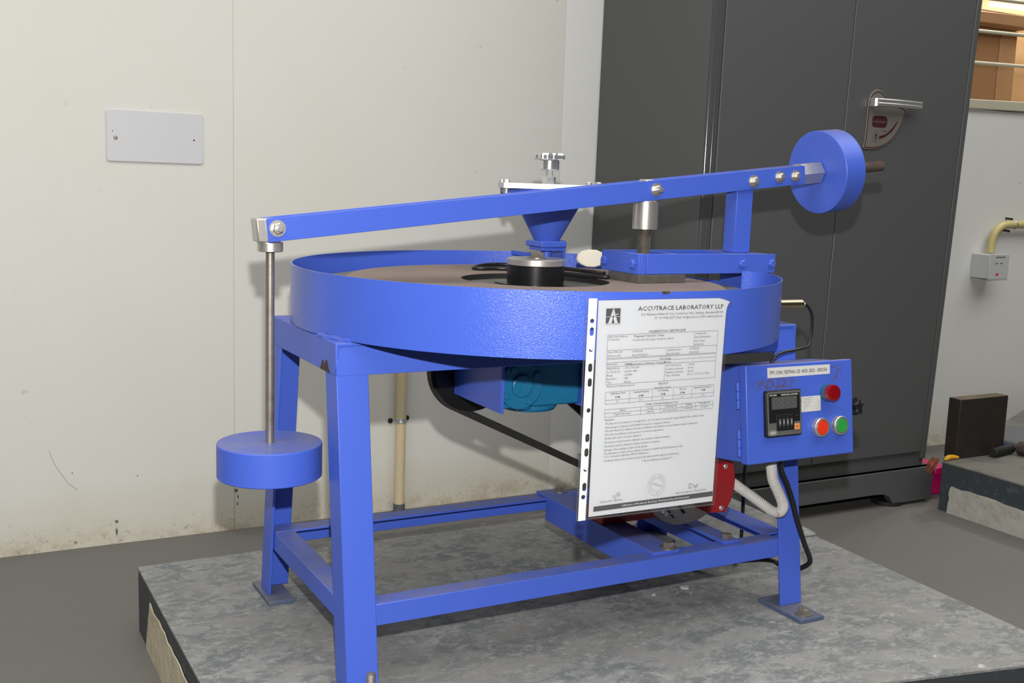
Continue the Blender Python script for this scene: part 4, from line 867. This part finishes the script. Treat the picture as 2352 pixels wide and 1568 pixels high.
TXT = [('ACCUTRACE LABORATORY LLP', 0.8581, 0.5917, 0.1491, 0.006, 1),
 ('ACCUTRACE', 0.8059, 0.5736, 0.0243, 0.0017, 0),
 ('E-14, Madhavpura Market, Nr. Police Commissioner Office, Shahibaug , Ahmedabad-380 004', 0.8641, 0.5849, 0.1422, 0.0032, 0),
 ('M : +91 99982 22677 | Email : info@accutrace.in | Web : www.accutrace.in', 0.8877, 0.5793, 0.1181, 0.0033, 0),
 ('CALIBRATION CERTIFICATE', 0.8778, 0.5608, 0.0638, 0.0031, 1),
 ('Name And Address    :', 0.8115, 0.556, 0.0362, 0.0026, 0),
 ('of Customer', 0.8115, 0.552, 0.0193, 0.0026, 0),
 ('Thiagarajar Polytechnic College', 0.8528, 0.5553, 0.0519, 0.0026, 1),
 ('Post Box No.523, Salem, Tamilnadu. 636005', 0.8524, 0.55, 0.0686, 0.0026, 0),
 ('Certificate No. :', 0.9592, 0.5555, 0.022, 0.0025, 0),
 ('ALL/ E/300324/004', 0.959, 0.5502, 0.0275, 0.0025, 0),
 ('Date of Issue :', 0.959, 0.5448, 0.0198, 0.0025, 0),
 ('30/03/2024', 0.9587, 0.5396, 0.0159, 0.0025, 0),
 ('Date of Receipt', 0.8117, 0.5348, 0.0242, 0.0026, 0),
 (': 29/03/2024', 0.8502, 0.5342, 0.0192, 0.0026, 0),
 ('Reference No.', 0.8118, 0.5295, 0.0219, 0.0026, 0),
 (': ALL/290324/001', 0.8503, 0.5288, 0.0283, 0.0026, 0),
 ('Calibration Date', 0.9113, 0.5337, 0.0237, 0.0027, 0),
 (': 29/03/2024', 0.9487, 0.534, 0.0184, 0.0025, 0),
 ('Next Due Date*', 0.9112, 0.5283, 0.0232, 0.0027, 0),
 (': 29/03/2025', 0.9484, 0.5287, 0.0184, 0.0025, 0),
 ('UUC Details', 0.8992, 0.5216, 0.0194, 0.0027, 1),
 ('Instrument', 0.8117, 0.5179, 0.0166, 0.0026, 0),
 (': RPM Measurement of Abrasion Testing Machine', 0.8386, 0.5166, 0.081, 0.0026, 1),
 ('Make/Model', 0.8121, 0.5119, 0.0196, 0.0026, 0),
 (': CTI / UTG-634', 0.8389, 0.5115, 0.0255, 0.0026, 0),
 ('Sr. No./Id. No.', 0.8121, 0.5071, 0.0225, 0.0026, 0),
 (': 230303 / NM', 0.839, 0.5066, 0.0221, 0.0026, 0),
 ('Range', 0.8121, 0.5024, 0.0094, 0.0026, 0),
 (': 30 RPM', 0.839, 0.5018, 0.0144, 0.0026, 0),
 ('Resolution', 0.8122, 0.4975, 0.016, 0.0026, 0),
 (': NM', 0.8391, 0.4971, 0.0075, 0.0026, 0),
 ('Type', 0.8124, 0.4929, 0.0074, 0.0026, 0),
 (': Analog', 0.839, 0.4922, 0.0124, 0.0026, 0),
 ('Cali. Performed at', 0.9105, 0.5114, 0.0263, 0.0027, 0),
 (': On Site', 0.9482, 0.5116, 0.0132, 0.0027, 0),
 ('Condition on Receipt', 0.9104, 0.5063, 0.0306, 0.0027, 0),
 (': Good', 0.9479, 0.5067, 0.0104, 0.0027, 0),
 ('Calibration Parameter', 0.9102, 0.5016, 0.0316, 0.0027, 0),
 (': Speed', 0.9477, 0.5017, 0.0115, 0.0027, 0),
 ('Temp. / Humidity', 0.9101, 0.4971, 0.0254, 0.0027, 0),
 (': 25 ± 10 °C / 50 ± 10 % RH', 0.9473, 0.497, 0.0401, 0.0027, 0),
 ('RESULTS', 0.8999, 0.4861, 0.0163, 0.0027, 1),
 ('Mechanical Calibration:Speed', 0.8122, 0.4871, 0.0458, 0.0026, 0),
 ('Speed (Non Contact)', 0.8926, 0.4808, 0.0287, 0.0022, 1),
 ('Calibration Point', 0.8185, 0.4769, 0.0251, 0.0026, 1),
 ('RPM', 0.8274, 0.4714, 0.0075, 0.0026, 1),
 ('Standard Reading', 0.8574, 0.4766, 0.0259, 0.0027, 1),
 ('RPM', 0.8668, 0.4708, 0.0075, 0.0027, 1),
 ('UUC Reading', 0.8983, 0.4762, 0.0189, 0.0027, 1),
 ('RPM', 0.9043, 0.4707, 0.0077, 0.0027, 1),
 ('Error in', 0.937, 0.4762, 0.0115, 0.0025, 1),
 ('RPM', 0.9384, 0.4708, 0.0077, 0.0025, 1),
 ('Expanded Uncertainty in', 0.9625, 0.4768, 0.0314, 0.0025, 1),
 ('RPM', 0.9759, 0.4726, 0.0068, 0.0025, 1),
 ('30', 0.8294, 0.4653, 0.0035, 0.0024, 0),
 ('30.1', 0.8671, 0.465, 0.0062, 0.0024, 0),
 ('30', 0.9059, 0.4648, 0.0035, 0.0025, 0),
 ('-0.1', 0.9396, 0.4649, 0.0048, 0.0025, 0),
 ('± 0.6', 0.976, 0.4653, 0.0063, 0.0025, 0),
 ('Details of Standard Equipment Used', 0.8792, 0.4579, 0.0559, 0.0028, 1),
 ('Name', 0.8362, 0.4525, 0.0091, 0.0025, 1),
 ('Sr. No.', 0.8826, 0.452, 0.0107, 0.0026, 1),
 ('Certificate No', 0.9126, 0.4525, 0.0215, 0.0026, 1),
 ('Validity', 0.9487, 0.4529, 0.012, 0.0026, 1),
 ('Traceable To', 0.9732, 0.4531, 0.0195, 0.0026, 1),
 ('Digital Tachometer', 0.8266, 0.4473, 0.0282, 0.0025, 0),
 ('S281035', 0.8813, 0.4467, 0.013, 0.0026, 0),
 ('ATL/ E/220523/010', 0.9088, 0.4467, 0.0288, 0.0026, 0),
 ('15/05/2024', 0.9462, 0.4474, 0.0163, 0.0026, 0),
 ('CC-2590', 0.9763, 0.4474, 0.0131, 0.0026, 0),
 ('Remarks :', 0.8124, 0.4403, 0.0159, 0.0025, 1),
 ('-The Reported Uncertainty is at Coverage Factor  k = 1.96 which Corresponds to approximately 95% confidence level.', 0.8122, 0.4348, 0.1712, 0.0027, 0),
 ('-Methodology of Calibration: ATL/WI/E/009 based on Comparision Method.', 0.8122, 0.4293, 0.112, 0.0027, 0),
 ('-The above Results are obtained at the time of calibration and calibration is carried without repair or adjustment.', 0.8122, 0.4245, 0.1608, 0.0027, 0),
 ('-*Due Date and calibration point are based on customer requirements.', 0.8122, 0.4192, 0.1009, 0.0027, 0),
 ('-Results relate only to the items calibrated.', 0.8122, 0.414, 0.0618, 0.0027, 0),
 ('-All reference standard used for calibration are traceable to National Standard.', 0.8123, 0.4083, 0.1124, 0.0027, 0),
 ('-The method used for calibration is without deviation or exclusion.', 0.8121, 0.4027, 0.0956, 0.0028, 0),
 ('-Averages of five readings are taken for the Results.', 0.8121, 0.3974, 0.0744, 0.0028, 0),
 ('-The information contains in this certificate is meant for Scientific and Industrial purpose only.', 0.8121, 0.3924, 0.1358, 0.0028, 0),
 ('-U.U.C: Unit under Calibration, NM: Not Mentioned.', 0.8121, 0.3877, 0.0763, 0.0028, 0),
 ('-Certificates shall not be reproduced except in full, without written approval of Laboratory.', 0.8121, 0.3821, 0.1308, 0.0028, 0),
 ('***End of Calibration Certificate***', 0.8777, 0.3763, 0.0534, 0.0028, 0),
 ('Calibrated By : Nikil Rana', 0.8096, 0.3238, 0.0381, 0.0026, 0),
 ('Authorized Signatory : Deep Ka.Patel', 0.9401, 0.3227, 0.0554, 0.0027, 0)]
LNS = [(0.81, 0.56, 0.9999, 0.56), (0.8106, 0.5388, 0.9994, 0.5388), (0.8103, 0.528, 0.9988, 0.528), (0.8102, 0.5603, 0.8102, 0.5281), (0.9994, 0.5598, 0.9994, 0.5278), (0.9576, 0.5591, 0.9576, 0.5381), (0.9098, 0.537, 0.9098, 0.5268), (0.8104, 0.5266, 0.9989, 0.5266), (0.8106, 0.5216, 0.999, 0.5216), (0.8106, 0.5162, 0.9986, 0.5162), (0.8111, 0.4914, 0.9985, 0.4914), (0.8108, 0.5267, 0.8108, 0.4916), (0.9987, 0.5264, 0.9987, 0.4913), (0.9088, 0.5149, 0.9088, 0.4904), (0.8109, 0.4809, 0.9982, 0.4809), (0.811, 0.4696, 0.9983, 0.4696), (0.8109, 0.4641, 0.9985, 0.4641), (0.8109, 0.4811, 0.8109, 0.4642), (0.9984, 0.4807, 0.9984, 0.464), (0.8512, 0.4799, 0.8512, 0.4638), (0.8894, 0.4798, 0.8894, 0.4639), (0.9262, 0.4795, 0.9262, 0.4638), (0.959, 0.4796, 0.959, 0.4639), (0.8112, 0.4564, 0.9987, 0.4564), (0.811, 0.4513, 0.9986, 0.4513), (0.8108, 0.4458, 0.9984, 0.4458), (0.811, 0.4566, 0.811, 0.4459), (0.9986, 0.4563, 0.9986, 0.4458), (0.871, 0.4561, 0.871, 0.4455), (0.905, 0.4559, 0.905, 0.4454), (0.9423, 0.4562, 0.9423, 0.4454), (0.9672, 0.4562, 0.9672, 0.4457)]

print_text([(t_, u, v + 0.0005, w, c_, bo * (0.45 if i else 0.4)) for i, (t_, u, v, w, c_, bo) in enumerate(TXT)], sp_(YS - 0.0003), 'printed_text', 'ink', paper, 1)
b = MB()
for x0, z0, x1, z1 in LNS: stroke(b, [(x0, z0), (x1, z1)], 0.00042, sp_(YS - 0.0003))
b.build('table_lines', 'ink_grey', paper)
b = MB(); flat(b, [(0.7998, 0.3128), (1.0086, 0.3128), (1.0084, 0.3202), (0.8000, 0.3202)], sp_(YS - 0.0003)); b.build('footer_band', 'ink_grey', paper)
print_text([('Calibration of Mechanical, Electrical, Thermal and Special Instruments', 0.8466, 0.3152, 0.1184, 0.0028, 0.6)], sp_(YS - 0.0005), 'footer_text', 'white_print', paper, 1)
# logo: a letter A in a dark square with cross lines
b = MB(); flat(b, [(0.8058, 0.5763), (0.8292, 0.5763), (0.8292, 0.5967), (0.8058, 0.5967)], sp_(YS - 0.0003)); lg_ = b.build('logo', 'ink_grey', paper)
b = MB(); w_ = sp_(YS - 0.0005)
flat(b, [(0.8098, 0.5763), (0.8150, 0.5763), (0.8175, 0.5850), (0.8200, 0.5763), (0.8252, 0.5763), (0.8210, 0.5885), (0.8182, 0.5965), (0.8170, 0.5965)], w_)
stroke(b, [(0.8058, 0.5852), (0.8292, 0.5852)], 0.0006, w_)
flat(b, [(0.8205, 0.5870), (0.8240, 0.5878), (0.8262, 0.5892), (0.8255, 0.5897), (0.8228, 0.5887), (0.8200, 0.5885)], w_)
b.build('logo_letter', 'paper', paper)
b = MB(); stroke(b, [(0.8175, 0.5763), (0.8175, 0.5958)], 0.0004, sp_(YS - 0.0007)); flat(b, [(0.8175 + .0013 * math.cos(i * .52), 0.5852 + .0013 * math.sin(i * .52)) for i in range(12)], sp_(YS - 0.0007)); b.build('logo_line', 'ink_grey', paper)
# round stamp and signatures
b = MB(); ring2(b, 0.9058, 0.3405, 0.0158, 0.00035, sp_(YS - 0.0004)); ring2(b, 0.9058, 0.3405, 0.0095, 0.00035, sp_(YS - 0.0004))
stp = b.build('round_stamp', 'stamp', paper)
txt_ = 'ACCUTRACE LABORATORY LLP *'
cs = []
def stamp_place(i):
    t = math.radians(215 - 330 * i / (len(txt_) - 1)); c, s = math.cos(t), math.sin(t)
    def f(u, v): return (0.9058 + (0.0112 + v) * c + (u) * s, YS - 0.0004, 0.3405 + (0.0112 + v) * s - (u) * c)
    return f
tmpb = []
for i, ch in enumerate(txt_):
    if ch != ' ': print_text([(ch, -0.0009, 0.0, 0.0018, 0.0028, 0)], stamp_place(i), 'stamp_letter', 'stamp', paper, 1)
ca, sa_ = math.cos(-0.32), math.sin(-0.32)
print_text([('AHMEDABAD', -0.0085, -0.0014, 0.017, 0.0030, 0)], lambda u, v: (0.9058 + u * ca - v * sa_, YS - 0.0004, 0.3405 + u * sa_ + v * ca), 'stamp_text', 'stamp', paper, 1)
def curve2(pts, n=6): return [(p.x, p.y) for p in bez([(x, z, 0) for x, z in pts], n)]
b = MB()
for P in ([(0.8308, 0.3284), (0.8325, 0.3334), (0.8348, 0.3291), (0.8358, 0.3278), (0.8368, 0.3341), (0.8392, 0.3350), (0.8381, 0.3311), (0.8405, 0.3366), (0.8427, 0.3335), (0.8395, 0.3303), (0.8447, 0.3333)],
          [(0.9625, 0.3302), (0.9648, 0.3289), (0.9667, 0.3321), (0.9665, 0.3358), (0.9629, 0.335), (0.9646, 0.3311), (0.9692, 0.3288), (0.9718, 0.3328), (0.9679, 0.3359), (0.9643, 0.3358)],
          [(0.9735, 0.3302), (0.9747, 0.3331), (0.9731, 0.3315), (0.9765, 0.3293), (0.9769, 0.3329), (0.9763, 0.3269), (0.9773, 0.3335), (0.9807, 0.3325), (0.9771, 0.3304)]):
    stroke(b, curve2(P), 0.0004, sp_(YS - 0.0004))
b.build('signature', 'ink', paper)
# white punched strip, real holes
def strip_with_holes():
    c = bpy.data.curves.new('t', 'CURVE'); c.dimensions = '2D'; c.fill_mode = 'BOTH'
    def poly(P):
        s = c.splines.new('POLY'); s.points.add(len(P) - 1); s.use_cyclic_u = True
        for q, (u, v) in zip(s.points, P): q.co = (u, v, 0, 1)
    poly([(0.7748, 0.3028), (0.7868, 0.3026), (0.7901, 0.6109), (0.7764, 0.6111)])
    for k, u, v in HOLES:
        rx, rz, st_ = (0.0032, 0.0031, 0) if k != 's' else (0.0032, 0.0032, 0.0026)
        if k == 'h': poly([(u + 0.003 * math.cos(t), v + 0.003 * math.sin(t)) for t in [math.radians(-200 + 12 * i) for i in range(21)]] + [(u + .0008 + 0.0024 * math.cos(t), v + .0011 + 0.0024 * math.sin(t)) for t in [math.radians(40 - 12 * i) for i in range(19)]]); continue
        poly([(u + rx * math.cos(t), v + rz * math.sin(t) + (st_ if math.sin(t) > 0 else -st_)) for t in [2 * math.pi * (i + .5) / 28 for i in range(28)]])
    o = bpy.data.objects.new('t', c); COL.objects.link(o); bpy.context.view_layer.update()
    dg = bpy.context.evaluated_depsgraph_get(); ev = o.evaluated_get(dg); me = ev.to_mesh(); b = MB()
    b.v = [Vector((v.co.x, YS - 0.0013, v.co.y)) for v in me.vertices]
    for p in me.polygons: b._q(list(p.vertices))
    ev.to_mesh_clear(); bpy.data.objects.remove(o); bpy.data.curves.remove(c); return b
HOLES = [('c', 0.7833, 0.5805), ('s', 0.7835, 0.5662), ('h', 0.7835, 0.5416), ('s', 0.7836, 0.5168), ('s', 0.7839, 0.4964), ('c', 0.7840, 0.4579), ('s', 0.7841, 0.4194), ('s', 0.7837, 0.3991), ('h', 0.7833, 0.3751), ('s', 0.7827, 0.3505), ('c', 0.7817, 0.3363)]
lab(strip_with_holes().build('punched_strip', 'strip', ce), 'white punched edge strip')
b = MB()
for (x0, z0), (x1, z1) in (((0.7724, 0.304), (0.7730, 0.611)), ((0.7878, 0.304), (0.7911, 0.611)), ((0.793, 0.3040), (1.013, 0.3000))):
    n = int(math.hypot(x1 - x0, z1 - z0) / 0.0022)
    for i in range(n):
        t = i / n; x, z = x0 + (x1 - x0) * t, z0 + (z1 - z0) * t
        flat(b, [(x - .0005, z - .0005), (x + .0005, z - .0003), (x + .0005, z + .0006), (x - .0005, z + .0004)], sp_(YS - 0.0012))
st_ = b.build('welded_seam', 'seam', ce); st_['kind'] = 'stuff'

# ------------------------------------------------------------------ cables and conduit
cd = thing('corrugated_conduit', (1.30, 1.43, 0.18), 'white corrugated conduit looping from the control box to the red motor', 'conduit')
CP = bez([(1.2905, 1.408, 0.2955), (1.296, 1.412, 0.279), (1.305, 1.416, 0.256), (1.323, 1.420, 0.231), (1.338, 1.424, 0.209), (1.3455, 1.430, 0.195), (1.344, 1.437, 0.185), (1.333, 1.444, 0.1875), (1.318, 1.452, 0.199), (1.295, 1.460, 0.216), (1.270, 1.466, 0.233), (1.2575, 1.469, 0.2415), (1.2485, 1.470, 0.2465)], 14)
b = MB(); b.tube(CP, lambda i: 0.0097 if i % 2 else 0.0085, 18); b.build('corrugated_tube', 'conduit', cd)
lab(MB().cyl(bp(0.0915, 0.0022, -0.052), bp(0.0925, -0.0085, -0.052), 0.0115, n=20).build('box_gland', 'black_plastic', cd), 'black gland under the box')
tag(MB().tube(bez([(1.319, 1.413, 0.2955), (1.326, 1.420, 0.272), (1.349, 1.426, 0.239), (1.367, 1.428, 0.205), (1.380, 1.428, 0.171), (1.403, 1.428, 0.122), (1.424, 1.432, 0.088), (1.428, 1.440, 0.074), (1.424, 1.458, 0.060), (1.432, 1.490, 0.046), (1.436, 1.520, 0.044), (1.420, 1.535, 0.052), (1.390, 1.580, 0.040), (1.350, 1.650, 0.012), (1.30, 1.695, 0.0055), (1.20, 1.705, 0.0052), (1.05, 1.700, 0.0052)], 8), 0.0048, 12).build('power_cable', 'cable'), 'black power cable looping from the control box around the right front leg', 'cable')
tag(MB().tube(bez([(1.335, 1.470, 0.299), (1.352, 1.505, 0.288), (1.385, 1.570, 0.262), (1.405, 1.605, 0.225), (1.420, 1.622, 0.175), (1.430, 1.632, 0.110), (1.437, 1.640, 0.040), (1.442, 1.655, 0.006), (1.447, 1.72, 0.0042), (1.45, 1.78, 0.0042)], 8), 0.0038, 10).build('power_cable', 'cable'), 'thin black cable dropping behind the corrugated conduit', 'cable')
tag(MB().tube(bez([(1.4298, 1.5, 0.557), (1.438, 1.5, 0.552), (1.447, 1.498, 0.537), (1.447, 1.495, 0.510), (1.436, 1.487, 0.487), (1.420, 1.478, 0.480), (1.390, 1.465, 0.4795), (1.366, 1.458, 0.4785), (1.340, 1.450, 0.478), (1.316, 1.442, 0.474), (1.300, 1.436, 0.462)], 8), 0.0028, 10).build('sensor_cable', 'cable'), 'thin black sensor cable curving from drum side to control box top', 'cable')
lp_ = [(1.0815, 1.640, 0.6055), (1.074, 1.630, 0.6055), (1.058, 1.652, 0.6052), (1.034, 1.712, 0.6052), (1.010, 1.765, 0.6052), (0.985, 1.805, 0.6052), (0.955, 1.826, 0.6052), (0.925, 1.826, 0.6053), (0.912, 1.838, 0.6053), (0.924, 1.862, 0.6053), (0.960, 1.900, 0.6053), (1.000, 1.918, 0.6053), (1.040, 1.900, 0.6053), (1.075, 1.858, 0.6053), (1.100, 1.800, 0.6053), (1.110, 1.745, 0.6053), (1.115, 1.70, 0.6053)]
tag(MB().tube(bez([(x, y, z - 0.0066) for x, y, z in lp_], 8), 0.0037, 12).build('looped_cable', 'cable'), 'black looped cable lying on the brown abrasive disc behind the hub', 'cable')
b = MB(); c0 = Vector((1.108, 1.738, 0.6243)); du = Vector((0.879, -0.477, 0)); dv = Vector((0.0, 0.0, 1.0)); dn = Vector((0.477, 0.879, 0))
P = [(-0.0215, 0.0), (-0.020, 0.007), (-0.014, 0.0130), (-0.004, 0.0158), (0.008, 0.0155), (0.016, 0.0115), (0.0205, 0.005), (0.0205, -0.004), (0.016, -0.010), (0.006, -0.0140), (-0.006, -0.0138), (-0.015, -0.0098), (-0.020, -0.005)]
sc2 = lambda f, h: [c0 + du * x * 1.28 * f + dv * (z * 1.12 - 0.0012) * f + dn * h for x, z in P]
b.loft(sc2(.88, -.006), sc2(1, -.003), True, True); b.loft(sc2(1, -.003), sc2(1, .003), True, False); b.loft(sc2(1, .003), sc2(.88, .006), True, True)
tag(b.build('oval_plastic_tag', 'cream'), 'cream oval plastic piece standing on the disc beside the looped cable', 'plastic piece')

# ------------------------------------------------------------------ things at the right
ZS = 0.0132
tag(MB().box(2.598, 2.803, 2.070, 2.112, ZS, 0.189).build('steel_block', 'dark_iron', bevel=0.002), 'dark square steel block standing on the right plinth', 'steel block')
tag(MB().cyl((2.725, 2.045, ZS + 0.0145), (2.83, 2.062, ZS + 0.0145), 0.0140, n=20, bev=0.002).build('round_bar', 'rubber'), 'short black round bar lying in front of the steel block', 'bar')
tag(MB().lathe([(0.014, 0), (0.020, 0.004), (0.0205, 0.03), (0.019, 0.06), (0.0205, 0.10), (0.0205, 0.19), (0.016, 0.20)], (2.838, 2.045, ZS + 0.0205), (0.10, -1, 0), 22).build('round_bar', 'rust'), 'thick rusty round bar lying at the right edge of the far plinth', 'bar')
tag(MB().flatlathe([(0.128, 0), (0.132, 0.003), (0.132, 0.020), (0.128, 0.024), (0.0, 0.0245)], (2.995, 2.150, ZS), (0, 0, 1), 64).build('round_plate', 'disc_grey'), 'round grey plate lying behind the bars on the right plinth', 'plate')
tag(MB().tube(bez([(2.806, 2.085, ZS + .026), (2.83, 2.083, ZS + .02), (2.856, 2.078, ZS + .012), (2.90, 1.99, ZS + .004)], 6), 0.004, 8).build('blue_cord', 'blue_cord'), 'short blue cord beside the rusty round bar', 'cord')
pk = MB(); pk.hexa([(2.630, 2.185, FLOOR), (2.712, 2.185, FLOOR), (2.712, 2.30, FLOOR), (2.630, 2.30, FLOOR), (2.628, 2.18, -0.046), (2.718, 2.18, -0.046), (2.718, 2.305, -0.046), (2.628, 2.305, -0.046)])
pk.box(2.640, 2.688, 2.170, 2.181, -0.064, -0.042)
tag(pk.build('plastic_bin', 'pink', bevel=0.004), 'bright pink plastic bin between cupboard and right plinth', 'bin')
bh = thing('hand_brush', (2.56, 2.07, ZS), 'hand brush with yellow handle at the corner of the right plinth', 'brush')
MB().tube(bez([(2.549, 2.064, ZS + .007), (2.558, 2.069, ZS + .006), (2.572, 2.072, ZS + .008), (2.590, 2.072, ZS + .0075), (2.606, 2.068, ZS + .006)], 6), lambda i: (0.0035 + 0.004 * math.sin(min(i / 24, 1) * 3.0)), 12).build('handle', 'yellow', bh)
bb = MB()
for i in range(16):
    x = 2.537 + random.uniform(-.005, .002); y = 2.078 + random.uniform(-.004, .022)
    bb.tube([(x, y, ZS + .006), (x - .008 + random.uniform(-.006, .004), y + .004, ZS - 0.008 + random.uniform(-.01, 0)), (x - 0.012 + random.uniform(-.008, .006), y + .008, ZS - 0.028 + random.uniform(-.014, .006))], 0.0016, 5)
br_ = bb.build('bristles', 'bristle', bh); br_['kind'] = 'stuff'

# pale flakes on the plinth
for (x, y, r, lb) in ((1.260, 1.590, 0.010, 'largest pale flake lying on the plinth under the front rail'), (1.184, 1.584, 0.006, 'pale triangular flake left of the largest flake on the plinth'), (1.253, 1.561, 0.0035, 'tiny pale flake just in front of the largest flake'),
                      (1.461, 1.168, 0.004, 'tiny pale flake near the front right of the plinth'), (1.501, 1.108, 0.008, 'pale flake at the front edge of the plinth')):
    n = 6; P = [(x + r * random.uniform(.5, 1.2) * math.cos(2 * math.pi * i / n), y + r * random.uniform(.5, 1.2) * math.sin(2 * math.pi * i / n)) for i in range(n)]
    tag(MB().loft([(a, c, 0.0) for a, c in P], [(a * .85 + x * .15, c * .85 + y * .15, r * 0.28) for a, c in P]).build('paint_flake', 'flake'), lb, 'flake')
